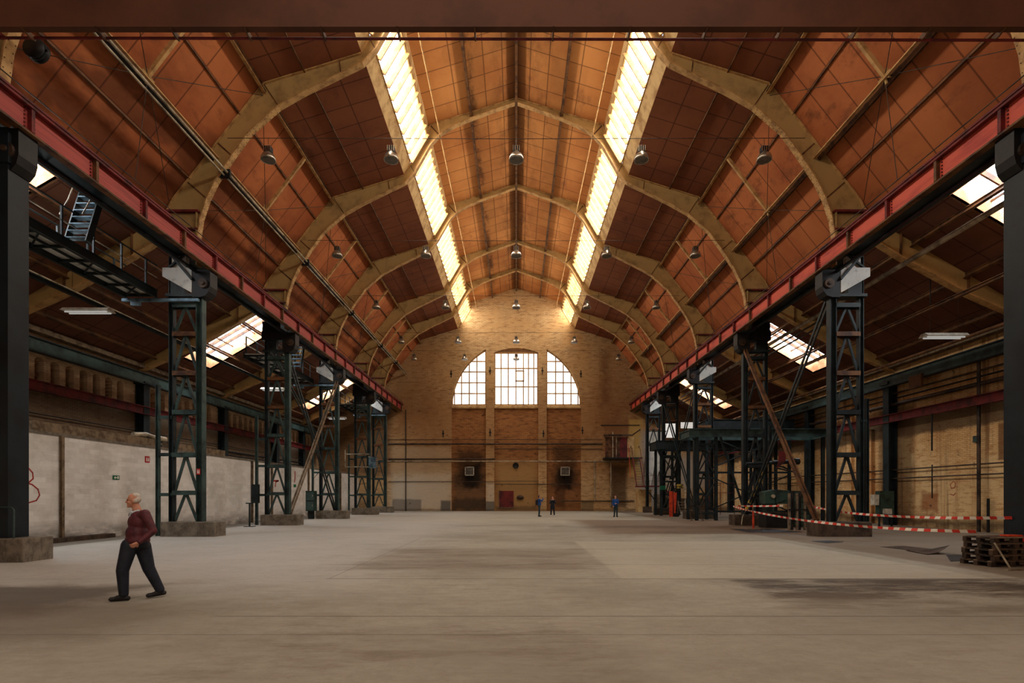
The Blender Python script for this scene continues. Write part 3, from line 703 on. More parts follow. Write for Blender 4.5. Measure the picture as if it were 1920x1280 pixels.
for i in range(5):
    y = YA[i+1]-.25; zz = [16.2, 16.03, 16.05, 15.95, 15.95][i]
    for x in (-10.56, -5.33, 0, 5.33, 10.56):
        if i == 4 and x == 5.33: continue
        place = {-10.56: 'outermost left', -5.33: 'inner left', 0: 'in the middle', 5.33: 'inner right', 10.56: 'outermost right'}[x]
        lb = 'aluminium dome lamp %s in the %s from the bridge beam' % (place, rowname[i])
        if lamp is None: lamp = make_lamp(); lamp.location = (x, y, zz); lamp['label'] = lb
        else: dup(lamp, (x, y, zz), lb)
    rod('lamp_wire', [(-12.3, y, zz+.75), (0, y, zz+.72), (12.3, y, zz+.75)], .014, 'pipe_dark', 'taut wire spanning the hall above the %s of dome lamps' % rowname[i], 'wire', 'wires carrying the dome lamps', 5)

# crane girders -----------------------------------------------------------------------------
for s in (-1, 1):
    L = sd[s]
    t = thing('crane_girder', 'long red riveted crane girder along the %s columns' % L, 'girder', None)
    y0, y1 = 6.0, YW-.05
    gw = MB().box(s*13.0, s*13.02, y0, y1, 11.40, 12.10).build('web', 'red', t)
    MB().box(s*12.82, s*13.2, y0, y1, 12.10, 12.16).box(s*12.85, s*12.98, y0, y1, 12.02, 12.10).build('top_flange', 'red_dark', t)
    MB().box(s*12.90, s*13.14, y0, y1, 11.34, 11.40).build('bottom_flange', 'brown', t)
    MB().box(s*12.97, s*13.05, y0, y1, 12.16, 12.26).build('rail', 'red_dark', t)
    k = 0; y = YA[1]-D/4*7
    riv = MB()
    while y < y1:
        MB().box(s*12.88, s*13.0, y-.05, y+.05, 11.40, 12.03).build('stiffener', 'red_dark' if k % 2 else 'brown', t)
        for dy in (-.14, .14):
            for j in range(6): riv.box(s*12.97, s*13.0, y+dy-.018, y+dy+.018, 11.48+j*.1, 11.515+j*.1)
        y += D/4; k += 1
    riv.build('rivets', 'red_dark', gw)['kind'] = 'stuff'
    tag(MB().tube([(s*12.8, 8, 12.32), (s*12.8, YW-.3, 12.32)], .018, 5).build('trolley_wire', 'pipe_dark'), 'thin trolley wire above the %s red girder' % L, 'wire', 'trolley wires on the girders')
    # maintenance walkway plate and lattice behind the girder
    t = thing('girder_truss', 'dark lattice truss and plate behind the %s crane girder' % L, 'truss')
    MB().box(s*13.1, s*14.6, y0, y1, 12.02, 12.06).build('deck', 'dark', t)
    mb = MB(); mb.bar((s*14.55, y0, 12.0), (s*14.55, y1, 12.0), .12, .12); mb.bar((s*14.55, y0, 13.1), (s*14.55, y1, 13.1), .1, .1)
    mb.bar((s*13.6, y0, 11.25), (s*13.6, y1, 11.25), .1, .1)
    mb.build('chord', 'dark', t)
    y = 14.23-D/4*3
    while y < y1-2:
        mb = MB(); mb.bar((s*14.55, y, 12), (s*14.55, y, 13.1), .08, .08); mb.bar((s*14.55, y, 12), (s*14.55, y+D/4, 13.1), .06, .06)
        mb.bar((s*13.6, y, 11.25), (s*14.55, y+D/4, 12.0), .06, .06); mb.bar((s*13.6, y+D/4, 11.25), (s*14.55, y+D/4, 12.0), .07, .07)
        mb.build('lattice', 'dark', t); y += D/4

# front crane bridge ------------------------------------------------------------------------
t = thing('crane_bridge', 'broad brown crane bridge beam across the top of the picture', 'crane bridge')
MB().box(-12.9, 12.9, 11.66, 11.68, 12.0, 13.8).box(-12.9, 12.9, 11.76, 11.78, 12.0, 13.8).build('web', 'bridge', t)
MB().box(-12.9, 12.9, 11.655, 11.80, 11.97, 12.0).build('bottom_flange', 'bridge', t)
for px in (60, 196, 332, 468, 608, 748, 890, 1035, 1176, 1317, 1455, 1594, 1727, 1864):
    x = (px-968)*.01193
    MB().slab([(x, 11.64, 11.968), (x, 11.81, 11.968), (x, 11.81, 12.03), (x, 11.99, 12.03), (x, 11.99, 11.93), (x, 11.84, 11.90)], (.035, 0, 0)).build('bracket', 'brown', t)
MB().tube([(-12.9, 11.96, 11.99), (12.9, 11.96, 11.93)], .028, 8).build('pipe', 'red_dark', t)
for s in (-1, 1):
    MB().box(s*12.7, s*13.3, 10.6, 12.7, 12.26, 12.9).build('end_carriage', 'black', t)
t = thing('cable_drum', 'black cable drum in the top left corner below the bridge beam', 'cable drum', None, (-12.95, 14.4, 13.75))
MB().lathe([(0.0, .12), (.28, .12), (.28, .06), (.2, .05), (.2, -.05), (.28, -.06), (.28, -.12), (0, -.12)], (0, 0, 0), 16).build('flanges', 'black', t)
MB().tube([(.24*math.cos(a), .24*math.sin(a), .0) for a in [k*.5 for k in range(13)]], .05, 6).build('cable', 'dark', t)
t.rotation_euler = (math.pi/2, 0, 0)

# ---------------------------------------------------------------- column towers
LV = [9.95, 8.72, 7.04, 5.37, 3.55, 1.92]
def make_tower(s, white, bar, single=False):
    t = thing('lattice_column', '', 'column', 'lattice columns along the nave')
    f = 'green' if s < 0 else 'dark'
    MB().ibeam((s*13.57, 0, .62), (s*13.57, 0, 10.2), .30, .28, .03, .03, (1, 0, 0)).build('front_post', f, t)
    MB().ibeam((s*14.8, 0, 6.2 if single else .62), (s*14.8, 0, 12.0), .22, .2, .03, .03, (1, 0, 0)).build('rear_post', 'dark', t)
    ox = 15.42 if s < 0 else 15.08; oz = 6.5 if s < 0 else 5.9
    if not single: MB().ibeam((s*ox, 0, 0), (s*ox, 0, oz), .14, .14, .02, .02, (1, 0, 0)).build('outer_post', f, t)
    if s < 0:
        for z in (5.1, 3.5, 1.78): MB().box(s*14.8, s*ox, -.06, .06, z-.07, z+.07).build('link', f, t)
    elif not single:
        MB().box(s*14.8, s*ox, -.06, .06, 4.9, 5.0).build('link', f, t)
    for i, z in enumerate(LV):
        if single and i > 2: break
        mb = MB().box(s*13.7, s*14.72, -.16, .16, z-.03, z+.03); mb.box(s*13.7, s*14.72, -.17, -.15, z-.16, z+.03); mb.box(s*13.7, s*14.72, .15, .17, z-.16, z+.03)
        mb.build('crossbar', 'brown' if i in (1, 2) else f, t)
    for i, z in enumerate(LV):
        if single and i > 1: break
        zb = LV[i+1]+.03 if i+1 < len(LV) else .66
        for x1 in (13.74, 14.68):
            MB().bar((s*14.22, 0, z-.05), (s*x1, 0, zb), .09, .09).build('brace', f, t)
    # head: dark box bracket with a rounded underside, roller, white gusset
    pts = [(13.02, 11.34), (13.02, 10.65), (13.08, 10.42), (13.22, 10.25), (13.45, 10.18), (13.78, 10.18), (13.78, 11.34)]
    MB().slab([(s*x, -.28, z) for x, z in pts], (0, .56, 0)).build('head_bracket', 'black', t)
    MB().tube([(s*13.3, -.36, 10.75), (s*13.3, -.28, 10.75)], .2, 14).tube([(s*13.3, -.42, 10.75), (s*13.3, -.36, 10.75)], .08, 10).build('bearing', 'pipe_dark', t)
    MB().box(s*13.78, s*14.95, -.26, .26, 10.22, 10.34).box(s*14.2, s*14.8, -.14, .14, 10.34, 10.9).build('head_seat', 'dark', t)
    if white:
        MB().slab([(s*13.8, -.30, 11.42), (s*15.04, -.30, 11.42), (s*15.04, -.30, 11.05), (s*13.8, -.30, 10.36)], (0, .03, 0)).build('white_gusset', 'white_metal', t)
        mb = MB(); mb.bar((s*15.2, -.36, 12.6), (s*13.75, -.36, 10.9), .09, .09)
        mb.bar((s*14.9, -.2, 11.4), (s*13.8, -.2, 12.3), .08, .08); mb.bar((s*14.4, 0, 11.4), (s*14.4, 0, 12.1), .14, .14)
        mb.build('head_brace', 'dark', t)
        MB().box(s*14.15, s*14.75, -.12, .12, 11.45, 12.0).build('head_box', 'white_metal', t)
    else:
        MB().box(s*13.8, s*15.0, -.30, .30, 10.9, 11.42).box(s*14.1, s*15, -.2, .2, 11.4, 12.02).build('head_box', 'black', t)
    if bar:
        MB().box(s*13.5, s*16.75, -.34, -.22, 9.98, 10.10).box(s*16.0, s*16.4, -.3, -.2, 9.82, 9.98).build('arm', 'blue_steel', t)
    return t
protos = {}
tl = {(-1, 0): 'dark green column post cut by the left picture edge', (1, 0): 'dark column post cut by the right picture edge',
      (-1, 1): 'big green lattice column behind the walking man, white gusset on top', (1, 1): 'big dark lattice column on the right with barrier tape before it',
      (-1, 2): 'second whole green lattice column on the left, dark head', (1, 2): 'second whole dark lattice column on the right, by the yellow striped strut',
      (-1, 3): 'third green lattice column on the left, small white gusset', (1, 3): 'dark lattice column on the right standing within the platform frames',
      (-1, 4): 'fourth green lattice column on the left, next to grey pipe frame', (1, 4): 'dark lattice column on the right next to the orange barrier boards',
      (-1, 5): 'last green lattice column on the left, nearest the end wall', (1, 5): 'last dark column on the right, a single post by the stairs'}
pl = {(-1, 0): 'concrete plinth in the lower left corner, below the cut-off column', (1, 0): 'concrete plinth at the right edge, next to the pallets',
      (-1, 1): 'largest grey concrete plinth, under the big left lattice column', (1, 1): 'large concrete plinth under the big right lattice column',
      (-1, 2): 'concrete plinth under the second whole left column', (1, 2): 'concrete plinth behind the red barrier pole',
      (-1, 3): 'concrete plinth under the third left column', (1, 3): 'brown concrete plinth below the platform frames on the right',
      (-1, 4): 'low concrete plinth under the fourth left column', (1, 4): 'dark plinth just behind the orange barrier boards',
      (-1, 5): 'last low plinth on the left before the end wall', (1, 5): 'last plinth on the right, beside the stair landing'}
for s in (-1, 1):
    for i, y in enumerate(YA):
        key = (s, i % 2 == 1, i in (1, 3, 5) and s < 0, s > 0 and i == 5)
        if key not in protos:
            protos[key] = o = make_tower(*key); o.location = (0, y, 0); o['label'] = tl[(s, i)]
        else: dup(protos[key], (0, y, 0), tl[(s, i)])
        if s > 0 and i == 5:
            tag(MB().box(13.2, 13.95, y-.4, y+.4, -.02, .62).build('concrete_plinth', 'concrete_dark'), pl[(s, i)], 'plinth', 'concrete plinths under the columns'); continue
        a, b, hw = (12.74, 15.03, .46) if i != 2 else (12.8, 15.0, .46)
        mb = MB(); mb.box(s*a, s*b, y-hw, y+hw, -.02, .62)
        ob = mb.build('concrete_plinth', 'concrete' if s < 0 else 'concrete_dark')
        bv = ob.modifiers.new('bevel', 'BEVEL'); bv.width = .03; bv.segments = 2
        tag(ob, pl[(s, i)], 'plinth', 'concrete plinths under the columns')
# near-column extras: thicker casing of the nearest posts
for s in (-1, 1):
    tag(MB().box(s*13.25, s*14.1, 13.9, 14.5, .62, 10.4).box(s*13.2, s*14.15, 13.85, 14.55, 10.4, 11.3).build('post_casing', 'casing'),
        'dark green steel casing of the post at the %s picture edge' % sd[s], 'post casing')
# long diagonal braces between columns
def diag(a, b, w, mt, label):
    t = thing('diagonal_brace', label, 'brace', 'long diagonal braces between columns')
    for dx in (-.08, .08): MB().bar((a[0]+dx, a[1], a[2]), (b[0]+dx, b[1], b[2]), .06, w).build('bar', mt, t)
    return t
diag((-13.5, YA[2]+.1, .66), (-13.5, YA[3], 10.6), .14, 'timber', 'pale brown diagonal brace rising between second and third left columns')
diag((-13.7, YA[3]-.1, .66), (-13.7, YA[2], 10.6), .14, 'dark', 'dark diagonal brace falling between second and third left columns')
diag((13.15, YA[1]+.4, .66), (13.5, YA[2], 10.6), .14, 'brown', 'long brown diagonal brace leaning onto the big right column base')
diag((13.6, YA[2]-.2, .66), (13.6, YA[1]+.2, 10.4), .12, 'dark', 'dark diagonal brace crossing the long brown one on the right')
diag((-14.6, YA[2]+.1, 10.4), (-14.6, YA[3], 5.2), .08, 'dark', 'thin dark brace high between the left columns')
for k, y in enumerate((YA[3],)):
    diag((13.6, YA[3]+.2, .66), (13.6, YA[4], 10.4), .12, 'dark', 'dark diagonal brace behind the platform, rising away')
    diag((13.7, YA[4]-.2, .66), (13.7, YA[3], 10.4), .12, 'dark', 'dark diagonal brace behind the platform, falling away')
for a, b, l in (((-13.7, YA[3], 1), (-13.7, YA[2]+5.4, 5.6), 'short dark brace by the third left column base'),): pass

# ---------------------------------------------------------------- aisles
for s in (-1, 1):
    L = sd[s]
    bn = ['nearest', 'second', 'third', 'fourth', 'last']
    proto = None
    for i in range(0, 6):
        y = YA[i]
        lb = '%s ochre rafter under the %s aisle roof, counted from the camera' % (['foremost', 'second', 'third', 'fourth', 'fifth', 'furthest'][i], L)
        if proto is None:
            t = thing('aisle_rafter', lb, 'rafter', 'rafters of the side aisles', (0, y, 0))
            a = [(15.1, .95), (16.5, 1.0), (19.4, .9), (22.4, .45)]
            web = MB(); fl_ = MB()
            for k in range(3):
                (x0, d0), (x1, d1) = a[k], a[k+1]
                web.slab([(s*x0, -.02, aisle_z(x0)), (s*x1, -.02, aisle_z(x1)), (s*x1, -.02, aisle_z(x1)-d1), (s*x0, -.02, aisle_z(x0)-d0)], (0, .04, 0))
                fl_.bar((s*x0, 0, aisle_z(x0)-d0), (s*x1, 0, aisle_z(x1)-d1), .34, .05)
            web.build('web', 'ochre', t); fl_.build('flange', 'ochre_edge', t)
            for x, d in ((16.5, 1.0), (19.4, .9)): MB().box(s*(x-.015), s*(x+.015), -.14, .14, aisle_z(x)-d, aisle_z(x)).build('stiffener', 'brown', t)
            proto = t
        else: dup(proto, (0, y, 0), lb)
    for x, l in ((17.0, 'upper'), (19.3, 'middle'), (21.4, 'lower')):
        mb = MB(); mb.ibeam((s*x, 8, aisle_z(x)-.16), (s*x, YW, aisle_z(x)-.16), .12, .24, up=(s*.4, 0, 1))
        tag(mb.build('aisle_purlin', 'brown'), '%s brown purlin under the %s aisle roof' % (l, L), 'purlin', 'purlins of the side aisles')
    # eave beam, red beam, wall posts, wall pipes
    zb = 8.62 if s < 0 else 8.45
    t = thing('eave_beam', 'long green steel beam under the %s aisle eave' % L, 'beam')
    MB().box(s*21.9, s*21.95, 8, YW, zb-.3, zb+.3).build('web', 'green', t)
    MB().box(s*21.8, s*22.1, 8, YW, zb+.28, zb+.33).box(s*21.8, s*22.1, 8, YW, zb-.33, zb-.28).build('flanges', 'dark', t)
    tag(MB().box(s*22.05, s*22.6, 8, YW, AZ-.12, AZ+.12).build('wall_plate', 'timber'), 'weathered timber plate on top of the %s wall' % L, 'wall plate')
    zr = 6.78 if s < 0 else 6.28
    t = thing('wall_beam', 'dark red steel beam along the %s brick wall' % L, 'beam')
    MB().box(s*21.98, s*22.0, 8, YW-3, zr-.22, zr+.22).build('web', 'red_dark', t)
    MB().box(s*21.88, s*22.1, 8, YW-3, zr+.20, zr+.24).box(s*21.88, s*22.1, 8, YW-3, zr-.24, zr-.20).build('flanges', 'red_dark', t)
    w0 = None
    for i, y in enumerate(YA):
        lb = 'dark steel post against the %s wall, %s from the camera' % (L, ['first', 'second', 'third', 'fourth', 'fifth', 'sixth'][i])
        if w0 is None:
            t = thing('wall_post', lb, 'post', 'steel posts against the side walls', (0, y, 0))
            MB().ibeam((s*22.2, 0, 0), (s*22.2, 0, 8.4), .5, .5, .05, .05, (1, 0, 0)).build('shaft', 'dark', t)
            MB().box(s*21.8, s*22.5, -.35, .35, 8.3, 8.45).build('cap', 'dark', t)
            w0 = t
        else: dup(w0, (0, y, 0), lb)
    if s > 0:
        for z, r, mt, l in ((7.1, .11, 'pipe_dark', 'fat dark pipe below the right green eave beam'), (7.75, .05, 'pipe_dark', 'slim pipe under the right green eave beam'),
                            (7.45, .04, 'black', 'thin black conduit between the upper pipes on the right wall'), (3.25, .035, 'pipe_dark', 'thin rusty pipe at head height on the right wall'), (2.75, .035, 'pipe_dark', 'lower thin pipe on the right wall')):
            mb = MB().tube([(22.25, 12, z), (22.25, 52, z)], r, 8)
            tag(mb.build('wall_pipe', mt), l, 'pipe')
        rod('wall_pipe', [(22.2, 25.6, 0), (22.2, 25.6, 8.2)], .08, 'pipe_dark', 'upright brown pipe on the right wall near the picture edge', 'pipe')
        rod('wall_pipe', [(22.3, 25.2, 0), (22.3, 25.2, 1.6)], .06, 'black', 'short black standpipe at the foot of the right wall', 'pipe')
        rod('wall_pipe', [(21.9, 28.1, 4.1), (21.9, 28.1, 6.1)], .04, 'black', 'thin black rod hanging below the red beam on the right', 'rod')
        rod('wall_pipe', [(22.3, 28.6, 1.6), (22.3, 28.6, 3.4)], .03, 'black', 'thin black pipe drop between the lower wall pipes', 'pipe')
        tag(MB().box(22.38, 22.5, 25.9, 26.15, 4.35, 4.65).build('junction_box', 'green'), 'small green junction box high on the right wall', 'junction box')
        tag(MB().box(21.7, 21.85, 28.6, 29.5, 7.6, 8.3).build('warning_board', 'brown'), 'faded rusty board hanging at the right eave beam', 'board')
        t = thing('supply_pipe', 'long pale pipe rising under the right aisle roof beside the girder', 'pipe')
        MB().tube([(15.5, 8, 11.0), (15.5, 50, 11.0)], .10, 10).build('tube', 'pipe', t)
        t = thing('supply_pipe', 'twin thin pipes next to the long pale pipe, right aisle', 'pipe')
        MB().tube([(15.9, 25, 10.9), (15.9, 52, 10.9)], .05, 8).build('tube', 'pipe_dark', t); MB().tube([(16.1, 25, 10.7), (16.1, 52, 10.7)], .05, 8).build('tube', 'pipe_dark', t)
        t = thing('hanging_rail', 'brown hanging rail under the middle of the right aisle roof', 'rail')
        MB().ibeam((18.6, 8, 10.15), (18.6, 55, 10.15), .14, .16).build('rail', 'brown', t)
        for y in YA[:5]: MB().tube([(18.6, y+1, 10.2), (18.6, y+1, aisle_z(18.6))], .02, 5).build('hanger', 'black', t)
        rod('gutter_pipe', [(21.5, 8, 9.3), (21.5, 55, 9.3)], .09, 'brown', 'brown pipe just above the right green eave beam', 'pipe')
    else:
        for z, r, x, l in ((5.15, .07, 22.3, 'upper dark pipe above the white partition, left wall'), (4.85, .06, 22.2, 'middle dark pipe above the white partition, left wall'), (5.55, .03, 22.3, 'thin cable run below the left red beam')):
            tag(MB().tube([(-x, 12, z), (-x, 56, z)], r, 8).build('wall_pipe', 'black'), l, 'pipe')
        rod('light_chain', [(-19, 12, 10.55), (-19, 40, 10.45)], .035, 'pipe', 'pale cable with knots slung under the left aisle roof', 'cable')
        t = thing('hanging_rail', 'dark hanging rail under the left aisle roof', 'rail')
        MB().ibeam((-18.2, 12, 10.0), (-18.2, 55, 10.0), .12, .16).build('rail', 'dark', t)
# ledge beams over the partition
tag(MB().box(-17.6, -17.2, 19.0, 25.4, 4.08, 4.42).build('ledge_beam', 'timber'), 'grey brown beam lying on the partition left of the big column', 'beam')
tag(MB().box(-17.6, -17.25, 26.5, 31.6, 4.08, 4.4).build('ledge_beam', 'timber'), 'shorter beam lying on the partition right of the big column', 'beam')
tag(MB().tube([(-17.4, 24.2, 4.5), (-17.3, 24.9, 4.58), (-17.4, 25.6, 4.52), (-17.3, 26.3, 4.5)], .12, 8).build('rolled_sheet', 'pipe'), 'crumpled pale sheet lying on top of the partition', 'sheet')
# fluorescent fixtures
def fixture(x, y, z, ln, lb, rz=0):
    t = thing('strip_light', lb, 'lamp', 'strip lights in the aisles', (x, y, z), rz)
    MB().slab([(-ln/2, -.28, -.02), (-ln/2, .28, -.02), (-ln/2, .12, .12), (-ln/2, -.12, .12)], (ln, 0, 0)).build('hood', 'hood', t)
    for dy in (-.12, .12): MB().tube([(-ln/2+.1, dy, -.06), (ln/2-.1, dy, -.06)], .03, 6).build('tube', 'tube', t)
    for dx in (-ln/3, ln/3): MB().tube([(dx, 0, .1), (dx, 0, aisle_z(abs(x))-z)], .008, 4).build('hanger', 'black', t)
fixture((165-968)*.0229, 22.9, 9.65, 2.0, 'wide strip light hanging in the left aisle near the front')
fixture((512-968)*.036, 36, 8.9, 1.5, 'strip light hanging in the left aisle behind the second column')
fixture((1770-968)*.0235, 23.5, 8.75, 1.85, 'white strip light hanging in the right aisle')
fixture((632-968)*.048, 48, 8.7, 1.6, 'small strip light far back in the left aisle')

# ---------------------------------------------------------------- left catwalks with steep stairs
def catwalk(y0, y1, ys, lb):
    t = thing('catwalk', lb, 'walkway')
    for x in (15.2, 16.5): MB().ibeam((-x, y0, 10.25), (-x, y1, 10.25), .12, .34).build('side_beam', 'dark', t)
    MB().box(-16.45, -15.25, y0, y1, 10.3, 10.34).build('deck', 'white_metal', t)
    mb = MB(); n = int((y1-y0)/1.1)
    for k in range(0, n, 2): mb.bar((-15.2, y0+k*1.1, 10.2), (-16.5, y0+(k+1)*1.1, 10.2), .05, .05)
    for k in range(n+1): mb.bar((-15.2, y0+k*1.1, 10.2), (-16.5, y0+k*1.1, 10.2), .07, .1)
    mb.bar((-15.85, y0, 10.2), (-15.85, y1, 10.2), .06, .08)
    mb.build('underframe', 'dark', t)
    for x in (15.2, 16.5):
        MB().tube([(-x, y0, 11.45), (-x, y1, 11.45)], .03, 6).build('handrail', 'dark', t)
        MB().tube([(-x, y0, 10.95), (-x, y1, 10.95)], .022, 6).build('midrail', 'pipe', t)
        k = y0+.3
        while k < y1: MB().bar((-x, k, 10.4), (-x, k, 11.45), .06, .06).build('rail_post', 'dark', t); k += 1.35
    st = thing('steep_stair', lb.replace('catwalk', 'stair').split(',')[0]+' stair of blue treads, climbing to the girder', 'stairs')
    for x in (14.62, 15.35): MB().bar((-x, ys, 10.35), (-x, ys+.75, 12.7), .04, .24, (0, 1, -.3)).build('stringer', 'dark', st)
    for k in range(8):
        f = (k+.6)/8.4
        MB().box(-15.33, -14.64, ys+.75*f-.13, ys+.75*f+.13, 10.35+2.35*f-.015, 10.35+2.35*f+.02).build('tread', 'blue_steel', st)
    for x in (14.6, 15.37): MB().tube([(-x, ys-.25, 11.2), (-x, ys+.1, 11.9), (-x, ys+.5, 13.0)], .02, 6).build('handrail', 'pipe', st)
    return t, st
a, b = catwalk(YA[0]+.6, YA[1]-.4, 18.2, 'dark suspended catwalk, upper left near the front')
b['label'] = 'steep stair with pale blue treads in the upper left'
a, b = catwalk(YA[2]+.6, YA[3]-.4, 36.2, 'dark suspended catwalk further down, behind the second left column')
b['label'] = 'small steep stair with blue treads farther down the left side'
a, b = catwalk(YA[4]+.6, YA[5]-.4, 51.5, 'last suspended catwalk at the far left near the end wall')
b['label'] = 'furthest steep stair on the left, near the end wall'

# ---------------------------------------------------------------- end wall fittings
yf = YW-.06
def epipe(x0, x1, z, r, mt, lb, y=None): rod('wall_pipe', [(x0, y or YW-.1, z), (x1, y or YW-.1, z)], r, mt, lb, 'pipe')
epipe(-14.6, 9.8, 7.63, .085, 'pipe_dark', 'thick dark pipe right across the end wall, upper of the pair')
epipe(-14.6, 9.8, 8.12, .03, 'pipe_dark', 'thin line above the thick pipe on the end wall')
epipe(-2.5, 9.8, 7.05, .04, 'pipe_dark', 'thin pipe below the thick one, right half of the end wall')
epipe(-14.6, 12.8, 5.66, .055, 'pipe', 'pale silvery pipe right across the end wall')
epipe(-14.6, -2.4, 5.92, .07, 'pipe_dark', 'dark pipe just above the pale one, left half of end wall')
epipe(-14.6, -2.4, 3.35, .035, 'pipe_dark', 'thin pipe at low height, left part of the end wall')
epipe(-2.4, 7.4, 3.05, .04, 'pipe_dark', 'low thin pipe crossing the middle bays of the end wall')
epipe(-2.4, 2.5, 3.4, .03, 'pipe_dark', 'second low thin pipe above the red panel on the end wall')
epipe(5.0, 13.4, 1.15, .05, 'pipe_dark', 'dark pipe near the floor behind the visitors')
epipe(9.6, 14.0, 9.76, .05, 'pipe_dark', 'dark pipe above the stair landing on the end wall')
rod('wall_pipe', [(-12.56, YW-.08, 0), (-12.56, YW-.08, 11.5)], .05, 'black', 'dark upright pipe on the left of the end wall', 'pipe')
rod('wall_pipe', [(8.9, YW-.12, 1.2), (8.9, YW-.12, 5.6)], .06, 'pipe', 'pale upright pipe on the end wall, left of two', 'pipe')
rod('wall_pipe', [(10.75, YW-.12, .6), (10.75, YW-.12, 5.6)], .06, 'pipe', 'pale upright pipe on the end wall, right of two', 'pipe')
rod('wall_pipe', [(10.95, YW-.2, 6.0), (10.95, YW-.2, 9.0)], .06, 'pipe', 'pale upright pipe above the stair landing', 'pipe')
rod('wall_pipe', [(11.35, YW-.2, 6.0), (11.35, YW-.2, 8.6)], .045, 'pipe', 'second slimmer pipe above the stair landing', 'pipe')
for k, (px, py, l) in enumerate(((919, 694, 'left pier between the end windows'), (1017, 694, 'right pier between the end windows'), (846, 700, 'wall left of the arched window'), (1089, 700, 'wall right of the arched window'),
                             (831, 812, 'end wall above the left pipes'), (919, 810, 'left pier above the pipes'), (1019, 812, 'right pier above the pipes'), (1092, 806, 'wall right of the right bay'))):
    x = (px-968)*.06067; z = 1.72+(929.5-py)*.06067
    tag(MB().box(x-.05, x+.05, YW-.05, YW, z-.45, z+.35).box(x-.13, x+.13, YW-.06, YW, z-.1, z+.02).build('wall_anchor', 'black'), 'black iron wall anchor on the '+l, 'wall anchor', 'iron wall anchors on the end wall')
def heater(x, lb):
    t = thing('wall_heater', lb, 'heater', 'grilled heaters on the end wall', (x, YW+.36, 4.05))
    MB().box(-.5, .5, -.55, 0, 0, .95).build('case', 'black', t)
    mb = MB().box(-.52, .52, -.6, -.54, -.02, .06).box(-.52, .52, -.6, -.54, .89, .97).box(-.52, -.44, -.6, -.54, 0, .95).box(.44, .52, -.6, -.54, 0, .95)
    gf = mb.build('grille_frame', 'alu', t)
    for k in range(7): MB().slab([(-.46, -.6, .12+k*.11), (-.46, -.54, .16+k*.11), (-.46, -.54, .175+k*.11), (-.46, -.6, .135+k*.11)], (.92, 0, 0)).build('slat', 'alu', gf)
    MB().tube([(.1, -.3, 0), (.1, -.3, -.7), (.6, -.2, -1.1)], .06, 6).build('duct', 'black', t)
heater(-5.3, 'grilled heater on the sooty left bay of the end wall')
heater(5.55, 'grilled heater on the sooty right bay of the end wall')
t = thing('metal_panel', 'dark red speckled metal panel low on the end wall', 'panel')
MB().box(-1.94, -.3, YW+.28, YW+.36, .42, 2.3).build('sheet', 'red_dark', t)
mb = MB().box(-2.0, -.24, YW+.24, YW+.36, .34, .42).box(-2.0, -1.94, YW+.24, YW+.36, .42, 2.36)
mb.build('frame', 'timber', t)
t = thing('wall_box', 'grey oval box beside the red panel on the end wall', 'box')
MB().lathe([(0, 0), (.42, 0), (.42, .2), (.35, .26), (0, .26)], (0, 0, 0), 20).build('body', 'pipe_dark', t); t.location = (.45, YW+.36, 1.55); t.rotation_euler = (math.pi/2, 0, 0); t.scale = (1, .6, 1)
t = thing('vent', 'round black vent in the middle bay of the end wall', 'vent', None, (-.06, YW+.36, 5.2)); t.rotation_euler = (math.pi/2, 0, 0)
MB().lathe([(0, .1), (.2, .1), (.25, .2), (.34, .2), (.34, 0), (0, 0)], (0, 0, 0), 18).build('cowl', 'black', t)
# alcove doors above the landing
t = thing('loft_door', 'brown plank doors above the stair landing on the end wall', 'door')
for k in range(3): MB().box(10.15+k*.82, 10.15+k*.82+.8, YW-.1, YW-.02, 6.05, 8.35).build('leaf', 'red_dark' if k == 2 else 'brown', t)
MB().box(10.0, 12.7, YW-.14, YW-.02, 8.35, 8.5).build('lintel', 'brown', t)
tag(MB().box(12.62, 13.4, YW-.1, YW-.02, 6.05, 8.4).build('wall_panel', 'cream'), 'cream board panel beside the plank doors on the end wall', 'panel')
tag(MB().slab([(9.8, YW-.9, 8.62), (13.0, YW-.9, 8.62), (14.1, YW-.1, 9.35), (14.1, YW-.1, 9.2), (13.0, YW-.9, 8.45), (9.8, YW-.9, 8.45)], (0, .12, 0)).build('canopy_beam', 'pipe_dark'), 'bent dark beam forming a canopy over the stair landing', 'beam')
t = thing('stair_landing', 'high landing with red rails on the end wall', 'landing')
MB().box(9.8, 14.0, YW-1.6, YW-.02, 5.86, 6.0).build('deck', 'dark', t)
for x in (9.9, 11.2, 12.5): MB().tube([(x, YW-1.55, 6), (x, YW-1.55, 7.0)], .03, 6).build('rail_post', 'red_dark', t)
MB().tube([(9.9, YW-1.55, 7.0), (12.9, YW-1.55, 7.0)], .03, 6).build('handrail', 'red_dark', t)
t = thing('steel_stair', 'steep rusty red steel stair at the right of the end wall', 'stairs')
ys, yt = 56.9, YW-1.6
for x in (12.85, 13.65): MB().bar((x, ys, 2.8), (x, yt, 5.95), .06, .2).build('stringer', 'red_dark', t)
for k in range(11):
    f = (k+.5)/11; MB().box(12.86, 13.64, ys+(yt-ys)*f-.12, ys+(yt-ys)*f+.12, 2.8+3.15*f-.02, 2.8+3.15*f+.02).build('tread', 'timber', t)
for x in (12.8, 13.7): MB().tube([(x, ys, 3.75), (x, yt, 6.95), (x, yt+.4, 7.3), (x, yt+.8, 7.1)], .03, 6).build('handrail', 'red_dark', t)
MB().tube([(12.4, ys+1, 3.75), (12.4, yt, 7.5)], .03, 6).build('handrail', 'orange', t)
t = thing('mid_landing', 'lower stair landing with thin dark rails at far right', 'landing')
MB().box(12.7, 15.4, 55.9, 57.0, 2.66, 2.8).build('deck', 'red_dark', t)
